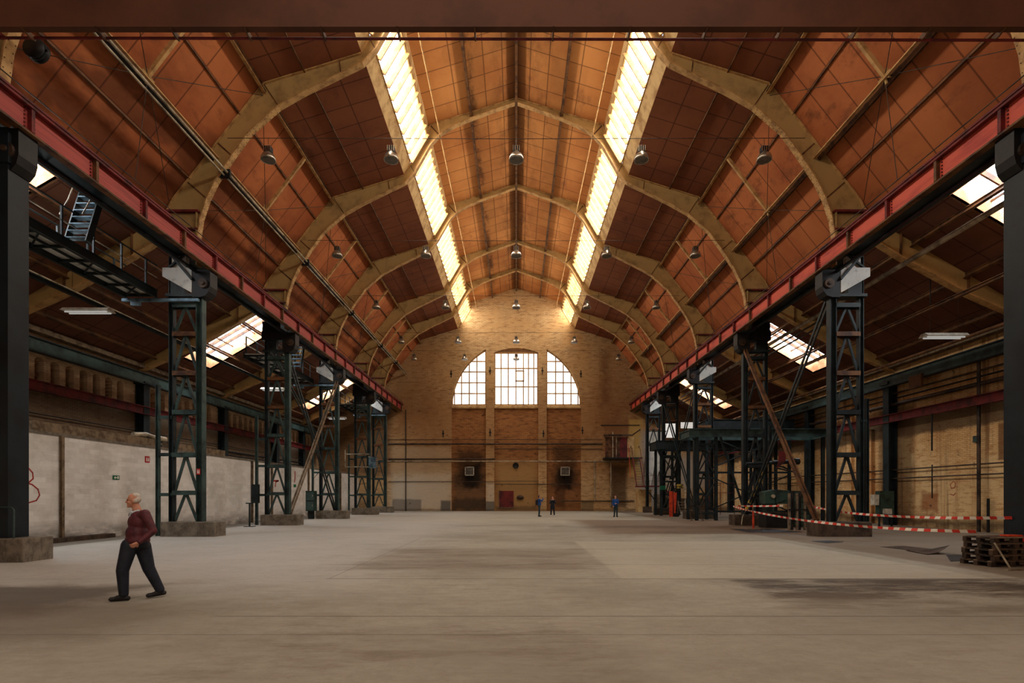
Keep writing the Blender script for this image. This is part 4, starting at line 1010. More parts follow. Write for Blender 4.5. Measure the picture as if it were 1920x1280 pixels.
MB().slab([(15.3, 55.9, 2.8), (17.0, 55.9, 1.2), (17.0, 55.9, .95), (15.3, 55.9, 2.55)], (0, .1, 0)).build('ramp_string', 'red_dark', t)
MB().tube([(13.2, 55.9, 3.85), (15.2, 55.9, 3.85), (17.0, 55.9, 2.4)], .028, 6).tube([(13.2, 55.9, 3.3), (15.2, 55.9, 3.3), (17.0, 55.9, 1.9)], .022, 6).build('handrail', 'brown', t)
for x, z in ((13.2, 2.8), (13.9, 2.8), (15.2, 2.7), (16.6, 1.4)): MB().tube([(x, 55.9, z), (x, 55.9, z+1.05)], .025, 6).build('rail_post', 'brown', t)
MB().bar((13.5, 56, 2.7), (14.6, 56, 1.2), .1, .1).bar((14.6, 56, 0), (14.6, 56, 2.7), .12, .12).build('bracket', 'dark', t)
tag(MB().box(12.9, 14.3, 56.4, 57.6, 0, 2.4).build('cabinet', 'cream'), 'tall cream cupboard below the lower stair landing', 'cabinet')
tag(MB().box(14.8, 15.9, 56.2, 57.4, 0, 1.9).build('cabinet', 'timber'), 'lower brown cupboard right of the cream one', 'cabinet')
# tattered sheet and louvre near the far right column
mb = MB(); vs = []; fs = []; n = 14
random.seed(3)
for j in range(8):
    for k in range(n+1):
        x = 14.9+1.9*k/n; z = 9.0-(5.2+1.3*math.sin(k*1.7)+.6*math.cos(k*3.1))*j/7
        vs.append((x-.06*j*(1-k/n), 60.42+.12*math.sin(k*1.35+j*.5), z))
for j in range(7):
    for k in range(n): fs.append((j*(n+1)+k, j*(n+1)+k+1, (j+1)*(n+1)+k+1, (j+1)*(n+1)+k))
mb.add(vs, fs, 0, True); o = mb.build('plastic_sheet', 'white_metal'); sm = o.modifiers.new('solid', 'SOLIDIFY'); sm.thickness = .02
tag(o, 'tattered grey plastic sheet hanging at the far right corner', 'sheet')
tag(MB().bar((14.7, 60.5, 9.05), (17.0, 60.5, 9.05), .1, .1).build('sheet_rail', 'dark'), 'dark bar holding the tattered grey sheet', 'bar')
t = thing('louvre', 'small pale louvre beside the tattered grey sheet', 'louvre', None, (15.6, 60.58, 4.7))
MB().box(.5, .8, -.05, .05, -.1, 1.2).build('jamb', 'cream', t)
for k in range(8): MB().box(-.1, .5, -.08, .05, k*.14, k*.14+.05).build('slat', 'hood', t)

# ---------------------------------------------------------------- right-hand platforms and machinery
def stand(lb, x0, x1, y0, y1, z, h, legs, mt, zl=None):
    t = thing('steel_platform', lb, 'platform')
    for y in (y0, y1): MB().ibeam((x0, y, z), (x1, y, z), .25, h, .03, .05).build('cross_beam', mt, t)
    for x in (x0+.1, x1-.1): MB().ibeam((x, y0, z-.02), (x, y1, z-.02), .2, h*.9, .03, .05).build('edge_beam', mt, t)
    for x in legs:
        for y in (y0+.2, y1-.2): MB().ibeam((x, y, 0), (x, y, z-h/2), .2, .2, .03, .03).build('leg', 'dark', t)
    for a, b in zip(legs[:-1], legs[1:]):
        if b-a > 3: continue
        for za, zb in ((.5, z/2-.3), (z/2+.1, z-h)):
            MB().bar((a, y0+.2, za), (b, y0+.2, zb), .08, .08).bar((b, y0+.25, za), (a, y0+.25, zb), .08, .08).build('brace', 'dark', t)
        for zc in (z/2-.1, z-h-.2, .5): MB().box(a, b, y0+.1, y0+.25, zc-.07, zc+.07).build('rung', 'dark', t)
    return t
t = stand('wide teal steel platform beam on braced legs, right side', 12.05, 21.8, 37.2, 39.4, 6.12, .58, [12.65, 14.0, 21.5], 'green')
MB().bar((14.3, 37.5, 6.0), (16.1, 37.5, .5), .14, .12).bar((16.1, 37.5, .5), (17.3, 37.5, 5.8), .12, .12).bar((12.4, 37.5, 5.8), (13.6, 37.5, 4.6), .1, .1).bar((17.6, 37.5, 5.8), (14.0, 37.6, 4.4), .1, .1).build('strut', 'dark', t)
t = stand('dark upper platform girder behind the teal beam, right side', 14.9, 21.9, 42.0, 44.6, 7.35, .8, [21.6, 15.1], 'dark')
t = stand('dark low platform on lattice legs at the far right', 12.1, 21.5, 46.2, 48.4, 6.15, .75, [12.6, 14.1, 21.2], 'dark')
MB().bar((12.2, 46.2, 5.8), (12.6, 46.3, 5.0), .1, .1).build('gusset', 'dark', t)
t = thing('caged_ladder', 'rusty caged ladder between the far right platforms', 'ladder', None, (16.5, 44.9, 0))
for x in (-.25, .25): MB().tube([(x, 0, 0), (x, 0, 6.8)], .03, 6).build('rail', 'red_dark', t)
mb = MB()
for k in range(20): mb.tube([(-.25, 0, .4+k*.32), (.25, 0, .4+k*.32)], .015, 4)
mb.build('rungs', 'red_dark', t)
for z in (2.6, 3.6, 4.6, 5.6): MB().tube([(-.35, 0, z), (-.4, -.5, z), (0, -.75, z), (.4, -.5, z), (.35, 0, z)], .02, 5).build('cage_hoop', 'red_dark', t)
t = thing('guard_rail', 'rusty red guard rail beyond the platforms', 'railing', None, (17.4, 48.9, 0))
for x in (0, 1.3, 2.6): MB().tube([(x, 0, 0), (x, 0, 2.9)], .03, 6).build('post', 'red_dark', t)
for z in (2.0, 2.9): MB().tube([(0, 0, z), (2.6, 0, z)], .025, 6).build('rail', 'red_dark', t)
# orange boards, small stair, signs, trestle
tag(MB().box(12.72, 13.0, 44.3, 44.36, 0, 2.12).build('barrier_board', 'orange'), 'tall plain orange red board by the far right column', 'board')
t = thing('barrier_board', 'tapered orange board right of the plain one, far right', 'board')
MB().slab([(13.12, 44.3, .3), (13.24, 44.3, .3), (13.34, 44.3, 2.0), (13.05, 44.3, 2.0)], (0, .05, 0)).build('blade', 'orange', t)
MB().box(13.05, 13.45, 44.1, 44.6, 0, .3).build('foot', 'black', t)
t = thing('step_unit', 'small mobile metal steps behind the orange boards', 'steps', None, (14.0, 45.2, 0))
for k in range(5): MB().box(0, .6, k*.18, k*.18+.16, .2+k*.24, .24+k*.24).build('tread', 'alu', t)
for x in (0, .6): MB().bar((x, 0, 0), (x, 1.0, 1.3), .04, .08).bar((x, 1.0, 0), (x, 1.0, 1.3), .05, .05).build('side_frame', 'alu', t)
MB().tube([(.3, -.1, .6), (.6, .9, 2.2)], .02, 6).build('handrail', 'alu', t)
tag(MB().box(13.3, 13.85, 44.2, 44.24, 2.35, 2.7).build('sign_board', 'yellow'), 'small yellowish sign on the far right lattice column', 'sign')
tag(MB().box(12.45, 12.95, 46.22, 46.28, 2.25, 2.6).build('sign_board', 'sign_green'), 'small green sign left of the yellowish one', 'sign')
tag(MB().box(13.3, 13.6, 46.6, 46.7, 3.0, 3.15).build('exit_lamp', 'hood'), 'tiny white lamp box under the far right platform', 'lamp')
t = thing('trestle', 'thin grey trestle left of the barrier tape', 'trestle', None, (11.9, 36.5, 0))
for x in (0, .75): MB().bar((x, -.2, 0), (x-.1, 0, 1.05), .03, .03).bar((x+.25, .25, 0), (x-.1, 0, 1.05), .03, .03).build('leg', 'pipe_dark', t)
MB().box(-.15, .85, -.03, .03, 1.0, 1.06).build('top_bar', 'pipe_dark', t)
# black cylinder with hoses, red bracket, striped strut
t = thing('hydraulic_arm', 'black cylinder with looped hoses beside the second right column', 'machine part')
MB().tube([(14.9, 31.0, 3.66), (16.2, 31.0, 3.72)], .12, 12).tube([(16.2, 31.0, 3.72), (16.42, 31.0, 3.73)], .19, 12).build('cylinder', 'black', t)
MB().tube([(15.0, 30.9, 3.45), (15.5, 30.9, 3.4), (15.9, 30.85, 3.15), (16.2, 30.8, 3.2), (16.15, 30.8, 3.5), (15.8, 30.9, 3.55)], .045, 7).build('hose', 'black', t)
MB().tube([(15.0, 30.8, 3.35), (15.6, 30.8, 3.2), (16.0, 30.75, 3.1), (16.25, 30.75, 3.3)], .04, 7).build('hose', 'black', t)
MB().slab([(15.15, 30.7, 4.3), (15.55, 30.7, 4.3), (15.5, 30.7, 3.7), (15.0, 30.7, 3.3), (15.1, 30.7, 3.7)], (0, .06, 0)).build('red_bracket', 'red_dark', t)
MB().tube([(13.4, 31.1, 3.6), (14.9, 31.0, 3.66)], .08, 8).build('mount', 'dark', t)
t = thing('striped_strut', 'yellow and black striped strut leaning on a right column', 'strut')
mb = MB(); a, b = Vector((13.3, 30.9, .9)), Vector((14.4, 30.9, 3.3))
for k in range(12): mb.bar(a+(b-a)*k/12, a+(b-a)*(k+1)/12, .1, .14, mi=k % 2)
mb.build('bar', ['yellow_plain', 'black'] if 'yellow_plain' in M else ['yellow', 'black'], t)
MB().tube([a, (13.1, 30.9, .5), (13.05, 30.9, .05)], .03, 6).build('tail', 'pipe', t)
# machine, profile rack, cupboard
t = thing('machine_tool', 'old green machine tool behind the barrier tape', 'machine', None, (13.4, 28.6, 0))
MB().box(0, 1.15, 0, .9, 0, .75).build('bed', 'black', t)
MB().slab([(0, .1, 1.3), (1.25, .1, 1.3), (1.3, .1, 2.02), (.6, .1, 2.06), (0, .1, 1.95)], (0, .7, 0)).build('head', 'machine', t)
MB().slab([(.55, 0, 1.3), (1.1, 0, 1.55), (.85, 0, 1.85), (.55, 0, 1.75)], (0, .12, 0)).build('guard', 'machine', t)
MB().box(.1, .5, .2, .7, .75, 1.3).build('column', 'machine', t); MB().box(.1, 1.1, .1, .8, .75, .85).build('table', 'pipe_dark', t)
MB().tube([(.4, 0, 1.7), (.4, .1, 1.7)], .1, 12).build('dial', 'pipe', t)
t = thing('profile_rack', 'upright bundle of grey steel profiles beside the machine', 'rack', None, (13.75, 26.9, 0))
random.seed(5)
for k in range(7): MB().box(k*.13, k*.13+.09, (k % 3)*.12, (k % 3)*.12+.1, 0, 1.86+.03*(k % 3)).build('profile', ['timber', 'dark', 'pipe_dark'][k % 3], t)
MB().box(-.03, .95, -.04, .0, 1.0, 1.06).build('strap', 'black', t)
t = thing('steel_cupboard', 'dark steel cupboard behind the bundle of profiles', 'cabinet', None, (15.4, 29.6, 0))
MB().box(0, .9, 0, .6, 0, 2.0).build('body', 'dark', t)
for z in (.1, .75, 1.4): MB().box(.03, .87, -.02, .0, z, z+.58).build('drawer', 'machine', t)
t = thing('switch_cabinet', 'grey green switch boxes standing before the right brick wall', 'cabinet', None, (20.6, 30.2, 0))
MB().box(0, .8, 0, .4, .5, 2.0).build('box', 'machine', t); MB().box(-.35, -.05, 0, .3, 1.2, 1.8).build('box', 'hood', t); MB().box(.15, .65, -.05, 0, .7, 1.0).build('plate', 'hood', t)
for x in (.05, .75): MB().box(x-.03, x+.03, .1, .2, 0, .5).build('leg', 'dark', t)
# red pole, tapes
t = thing('barrier_pole', 'short red pole on a round base holding the tape', 'pole', None, (12.0, 27.0, 0))
MB().tube([(0, 0, .05), (0, 0, .95)], .05, 10).build('tube', 'red_dark' if 0 else 'orange', t); MB().lathe([(0, 0), (.42, 0), (.40, .04), (.08, .07), (0, .07)], (0, 0, 0), 20).build('base', 'concrete_dark', t)
def tape(lb, pts, w=.085, seg=.25):
    mb = MB(); P_ = [Vector(p) for p in pts]
    # resample with sag
    full = []
    for i in range(len(P_)-1):
        n = max(2, int((P_[i+1]-P_[i]).length/seg)); sag = .0018*(P_[i+1]-P_[i]).length**2*.6
        for k in range(n): f = k/n; full.append(P_[i].lerp(P_[i+1], f)-Vector((0, 0, sag*4*f*(1-f))))
    full.append(P_[-1])
    for i in range(len(full)-1):
        a, b = full[i], full[i+1]; tw = lambda j: Vector((.02*math.sin(j*.35), 0, w/2*math.cos(.25*math.sin(j*.21))))
        ta, tb = tw(i), tw(i+1)
        d = Vector((.002, .002, 0))
        mb.add([a-ta, b-tb, b+tb, a+ta, a-ta+d, b-tb+d, b+tb+d, a+ta+d], [(0, 1, 2, 3), (7, 6, 5, 4), (0, 4, 5, 1), (3, 2, 6, 7)], i % 2)
    return tag(mb.build('barrier_tape', ['tape_white', 'tape_red']), lb, 'barrier tape', 'red and white barrier tapes')
tape('long front barrier tape from the red pole to the pallets', [(12.65, 31.1, 1.12), (12.0, 26.95, .93), (11.85, 13.75, .8)])
tape('rear barrier tape ending at the right edge column', [(14.9, 27.2, 1.22), (14.0, 22.2, 1.0), (13.2, 14.2, 1.14)])
tape('short slack barrier tape across the pallet stack', [(11.75, 13.4, .66), (13.1, 13.45, .6)])
tape('short barrier tape stretch in front of the green machine', [(13.7, 27.4, 1.22), (12.9, 31.0, 1.14)])
# pallets
def pallet(x, y, z, rz, lb):
    t = thing('wooden_pallet', lb, 'pallet', 'stacked wooden pallets', (x, y, z), rz)
    for k in range(3): MB().box(-.6, .6, -.4+k*.35, -.3+k*.35, 0, .022).build('bottom_board', 'wood', t)
    for i in (-.53, 0, .53):
        for j in (-.35, 0, .35): MB().box(i-.07, i+.07, j-.05, j+.05, .022, .1).build('block', 'wood', t)
        MB().box(i-.07, i+.07, -.4, .4, .1, .122).build('stringer_board', 'wood', t)
    for k in range(5): MB().box(-.6, .6, -.4+k*.175, -.3+k*.175, .122, .144).build('top_board', 'wood' if k % 2 else 'timber', t)
    return t
pos = ['bottom', 'second from the bottom', 'middle', 'fourth', 'top']
for k in range(5): pallet(12.02+.03*(k % 2), 13.35-.02*k, k*.1442, .12+.03*(k % 2), '%s dark wooden pallet of the stack at the right edge' % pos[k])
t = thing('barrier_prop', 'pale metal barrier leg leaning on the pallet stack', 'support')
MB().bar((11.25, 12.55, .62), (11.45, 12.35, .03), .035, .035).bar((11.32, 12.3, .02), (11.75, 12.35, .02), .04, .03).build('bar', 'pipe', t)
tag(MB().box(12.1, 12.45, 13.1, 13.35, .722, .76).build('plastic_piece', 'orange'), 'small orange plastic piece on top of the pallets', 'plastic piece')
# loose sheets on the ground
def sheet(pts, lb, mt='pipe_dark', up=0.0):
    mb = MB(); mb.slab([(x, y, .004+z) for x, y, z in pts], (0, 0, .008)); return tag(mb.build('floor_sheet', mt), lb, 'sheet', 'loose sheets on the ground')
sheet([(12.3, 18.0, 0), (13.3, 18.3, 0), (13.5, 16.9, 0), (12.5, 16.3, 0)], 'large dark sheet lying near the right column', 'wood')
mb = MB(); n = 8
for k in range(n): 
    a = (12.0+k*.1, 15.6+.02*k, .012+.25*(k/n)**2.2); b = (12.1+k*.1, 15.62+.02*k, .012+.25*((k+1)/n)**2.2)
    mb.slab([a, b, (b[0]+.25, b[1]+1.1, .012), (a[0]+.2, a[1]+1.1, .012)], (0, 0, .008))
tag(mb.build('floor_sheet', 'pipe_dark'), 'grey sheet with a curled-up corner right of the screed', 'sheet', 'loose sheets on the ground')
sheet([(11.4, 14.0, 0), (12.3, 14.2, 0), (13.0, 15.6, 0), (12.5, 15.5, 0)], 'dark narrow sheet in front of the curled one', 'black')
sheet([(11.3, 19.4, 0), (12.2, 19.9, 0), (12.0, 20.6, 0), (11.2, 20.2, 0)], 'small dark scrap by the big right plinth', 'black')
sheet([(12.2, 12.0, 0), (13.8, 12.1, 0), (13.8, 13.0, 0), (12.9, 12.9, 0)], 'dark mat in front of the pallets at the right edge', 'black')
sheet([(11.0, 25.2, 0), (13.6, 25.4, 0), (13.2, 27.9, 0), (11.1, 27.6, 0)], 'dark mat under the red barrier pole', 'black')

# ---------------------------------------------------------------- left side small things, signs
t = thing('stanchion', 'slim dark stanchion standing between the first two left columns', 'post', None, (-14.95, 29.9, 0))
MB().tube([(0, 0, .03), (0, 0, 1.3)], .05, 8).build('tube', 'dark', t); MB().box(-.2, .2, -.04, .04, 1.28, 1.34).build('top_bar', 'dark', t); MB().box(-.25, .25, -.2, .2, 0, .03).build('foot_plate', 'dark', t)
t = thing('pipe_handrail', 'bent pipe handrail on the lower left plinth', 'handrail')
MB().tube([(-13.25, 13.95, .62), (-13.08, 13.95, .62)], .001, 4)
MB().tube([(-13.0, 13.8, .62), (-13.0, 13.8, 1.36), (-13.06, 13.8, 1.42), (-13.5, 13.8, 1.43)], .022, 8).build('tube', 'green', t)
t = thing('exit_sign', 'green emergency exit sign with white arrow, white partition', 'sign')
MB().box(-17.2, -17.17, 22.72, 23.08, 2.42, 2.6).build('plate', 'sign_green', t)
MB().box(-17.172, -17.165, 22.95, 23.04, 2.45, 2.57).slab([(-17.168, 22.76, 2.5), (-17.168, 22.84, 2.57), (-17.168, 22.84, 2.53), (-17.168, 22.92, 2.53), (-17.168, 22.92, 2.48), (-17.168, 22.84, 2.48), (-17.168, 22.84, 2.44)], (.003, 0, 0)).build('pictogram', 'sign_white', t)
def fire_sign(name, x, y, z, w, h, lb, ax):
    t = thing(name, lb, 'sign', None, (x, y, z), 0 if ax == 'X' else math.pi/2)
    pt = MB().box(-w/2, w/2, -.02, 0, -h/2, h/2).build('plate', 'sign_red', t)
    MB().box(-w*.28, -w*.05, -.026, -.02, -h*.3, h*.22).box(-w*.2, -w*.1, -.026, -.02, h*.22, h*.34).slab([(w*.1, -.026, -h*.3), (w*.32, -.026, -h*.3), (w*.32, -.026, h*.3), (w*.2, -.026, h*.3), (w*.1, -.026, 0)], (0, .006, 0)).build('pictogram', 'sign_white', pt)
fire_sign('extinguisher_sign', -17.2, 24.85, 3.42, .30, .30, 'small red fire sign on the white partition left of the column', 'Y')
fire_sign('extinguisher_sign', -13.57, 22.78, 2.76, .15, .26, 'red fire sign fixed on the big left lattice column', 'X')
t = thing('exit_sign', 'tiny green exit sign seen through the third left column', 'sign')
MB().box(-17.2, -17.17, 41.2, 41.6, 2.4, 2.62).build('plate', 'sign_green', t)
def stroke(pts, w, name, lb, X, s=1):
    mb = MB(); n = len(pts)
    for i in range(n-1):
        (y0, z0), (y1, z1) = pts[i], pts[i+1]; d = Vector((0, y1-y0, z1-z0)); L_ = d.length; nn = Vector((0, -d.z, d.y))/L_*w/2; e = d/L_*w*.3
        a = Vector((X, y0, z0))-e; b = Vector((X, y1, z1))+e
        mb.add([a-nn, b-nn, b+nn, a+nn, a-nn+Vector((s*.004, 0, 0)), b-nn+Vector((s*.004, 0, 0)), b+nn+Vector((s*.004, 0, 0)), a+nn+Vector((s*.004, 0, 0))], [(0, 1, 2, 3), (7, 6, 5, 4), (0, 1, 5, 4), (2, 3, 7, 6)])
    return tag(mb.build(name, 'graffiti'), lb, 'graffiti')
def pw(px, py, X=17.2):
    Y = X/((968-px)/1000) if px < 968 else X/((px-968)/1000); return (Y, 1.72+(929.5-py)*Y/1000)
stroke([pw(*p) for p in ((25, 869), (38, 870), (52, 876), (61, 886), (62, 897), (54, 904), (40, 906), (32, 906), (46, 904), (60, 908), (71, 917), (74, 928), (68, 938), (54, 942), (42, 942), (33, 940))], .05, 'graffiti', 'big red sprayed curves on the white partition, lower left', -17.197)
stroke([pw(553, 884), pw(553, 896), pw(552, 903)], .16, 'graffiti', 'red vertical daub on the partition behind the pale brace', -17.197)
stroke([pw(512, 901), pw(522, 901), pw(517, 903), pw(516, 912)], .12, 'graffiti', 'small red scrawl seen through the second left column', -17.197)
stroke([(a, b) for a, b in (pw(1788, 902, 22.5), pw(1782, 908, 22.5), pw(1784, 915, 22.5), pw(1790, 914, 22.5), pw(1792, 906, 22.5), pw(1788, 902, 22.5))], .03, 'graffiti', 'small red sprayed ring on the right brick wall', 22.495, -1)
stroke([pw(1782, 926, 22.5), pw(1788, 928, 22.5), pw(1792, 924, 22.5)], .04, 'graffiti', 'short red curved mark under the sprayed ring', 22.495, -1)
t = thing('pipe_rack', 'grey rectangular pipe frame with a box, before the fourth left column', 'frame')
MB().tube([(-13.3, 48.3, 5.5), (-15.5, 48.3, 5.5), (-15.5, 48.3, 4.35), (-13.3, 48.3, 4.35)], .05, 8).tube([(-13.4, 48.4, 5.3), (-13.4, 49.2, 5.3)], .05, 8).tube([(-13.4, 48.4, 4.4), (-13.4, 49.2, 4.4)], .05, 8).tube([(-15.5, 48.3, 5.9), (-15.5, 48.3, 4.35)], .05, 8).build('tube', 'pipe', t)
MB().box(-13.35, -12.7, 48.2, 48.7, 4.25, 5.25).build('box', 'blue_steel', t)
for k in range(5): MB().box(-12.7, -12.6, 48.2, 48.7, 4.35+k*.17, 4.45+k*.17).build('fin', 'alu', t)
t = thing('control_cabinet', 'green control cabinet at the third left column', 'cabinet', None, (-15.3, 39.8, .6))
MB().box(-.3, .35, -.3, .2, 0, 1.5).build('body', 'machine', t); d1 = MB().box(-.25, .3, -.33, -.3, .1, .7).build('door', 'green', t); d2 = MB().box(-.25, .3, -.33, -.3, .8, 1.4).build('door', 'green', t)
MB().box(.2, .24, -.36, -.33, .35, .5).build('handle', 'alu', d1); MB().box(.2, .24, -.36, -.33, 1.05, 1.2).build('handle', 'alu', d2)
MB().tube([(.1, 0, 1.5), (.15, 0, 2.4), (.5, 0, 2.8)], .03, 6).build('cable', 'black', t); MB().box(-.2, .2, -.1, .1, -.6, 0).build('stand', 'dark', t)
tag(MB().box(-15.5, -15.1, 31.2, 31.4, 1.3, 2.4).build('switch_box', 'dark'), 'dark switch box on the outer post of the second left column', 'switch box')

# ---------------------------------------------------------------- people
def skin_mat(name, a, b): return paint(name, a, b, 12, 0.6, thr=(0.4, 0.7))
M['skin'] = skin_mat('skin', srgb(206, 150, 124), srgb(186, 126, 100))
M['hair_white'] = skin_mat('white_hair', srgb(206, 196, 182), srgb(170, 160, 148))
M['hair_dark'] = skin_mat('dark_hair', srgb(54, 38, 30), srgb(34, 26, 22))
M['maroon'] = skin_mat('maroon_wool', srgb(92, 42, 48), srgb(60, 30, 40))
M['navy'] = skin_mat('navy_cloth', srgb(34, 38, 50), srgb(22, 26, 36))
M['shoe'] = skin_mat('dark_leather', srgb(40, 36, 36), srgb(24, 22, 22))
M['shirt'] = skin_mat('pale_blue_shirt', srgb(190, 200, 206), srgb(160, 170, 178))
M['blue_coat'] = skin_mat('blue_jacket', srgb(28, 78, 146), srgb(20, 56, 110))
M['dark_coat'] = skin_mat('dark_jacket', srgb(34, 36, 44), srgb(22, 24, 30))
M['teal'] = skin_mat('teal_trousers', srgb(48, 66, 72), srgb(34, 48, 52))
M['mid_blue'] = skin_mat('blue_top', srgb(66, 104, 140), srgb(50, 80, 112))
M['hair_red'] = skin_mat('reddish_hair', srgb(170, 64, 40), srgb(130, 48, 32))
M['eye'] = skin_mat('eye', srgb(40, 34, 30), srgb(30, 26, 24))
def cap_bm(bm, p, q, r0, r1, n=14):
    p, q = Vector(p), Vector(q); d = q-p
    for c, r in ((p, r0), (q, r1)):
        bmesh.ops.create_uvsphere(bm, u_segments=n, v_segments=8, radius=r, matrix=Matrix.Translation(c))
    if d.length > 1e-4:
        M_ = Matrix.Translation((p+q)/2) @ d.to_track_quat('Z', 'Y').to_matrix().to_4x4()
        bmesh.ops.create_cone(bm, cap_ends=True, segments=n, radius1=r0, radius2=r1, depth=d.length, matrix=M_)
def ell_bm(bm, c, r, rot=None):
    M_ = Matrix.Translation(Vector(c)) @ (rot.to_matrix().to_4x4() if rot else Matrix()) @ Matrix.Diagonal((r[0], r[1], r[2], 1))
    bmesh.ops.create_uvsphere(bm, u_segments=18, v_segments=12, radius=1, matrix=M_)
def blob(name, caps, ells, mt, parent, voxel=.012, smooth=4):
    me = bpy.data.meshes.new(name); bm = bmesh.new()
    for c in caps: cap_bm(bm, *c)
    for e in ells: ell_bm(bm, *e)
    bm.to_mesh(me); bm.free()
    o = bpy.data.objects.new(name, me); C.objects.link(o)
    r = o.modifiers.new('r', 'REMESH'); r.mode = 'VOXEL'; r.voxel_size = voxel; r.use_smooth_shade = True
    sm = o.modifiers.new('s', 'SMOOTH'); sm.factor = .5; sm.iterations = smooth
    dg = bpy.context.evaluated_depsgraph_get()
    me2 = bpy.data.meshes.new_from_object(o.evaluated_get(dg)); o.modifiers.clear(); o.data = me2; bpy.data.meshes.remove(me)
    me2.name = name; me2.materials.clear(); me2.materials.append(M[mt])
    o.parent = parent
    return o
def hand(caps, ells, wrist, direction, palm_n, side, curl=.6, s=1.0):
    """palm plus four unequal bent fingers and a side thumb; palm_n faces the palm side"""
    w = Vector(wrist); d = Vector(direction).normalized(); n = Vector(palm_n).normalized(); n = (n-d*n.dot(d)).normalized()
    a = d.cross(n)*side
    caps.append((w, w+d*.045*s, .026*s, .024*s))
    for k in range(4): caps.append((w+d*.03*s+a*(k-1.5)*.012*s, w+d*.085*s+a*(k-1.5)*.019*s, .016*s, .012*s))
    for k, L_ in enumerate((.070, .080, .074, .058)):
        b = w+d*.088*s+a*(k-1.5)*.021*s
        f1 = (d*math.cos(curl*.6)+n*math.sin(curl*.6)); f2 = (d*math.cos(curl*1.5)+n*math.sin(curl*1.5)); f3 = (d*math.cos(curl*2.3)+n*math.sin(curl*2.3))
        p1 = b+f1*L_*.45*s; p2 = p1+f2*L_*.32*s; p3 = p2+f3*L_*.25*s
        caps += [(b, p1, .0095*s, .009*s), (p1, p2, .009*s, .0082*s), (p2, p3, .0082*s, .0072*s)]
    t0 = w+d*.025*s-a*.026*s; t1 = t0+(d*.6-a*.75+n*.25).normalized()*.036*s; t2 = t1+(d*.85-a*.2+n*.45).normalized()*.032*s
    caps += [(t0, t1, .014*s, .011*s), (t1, t2, .011*s, .009*s)]
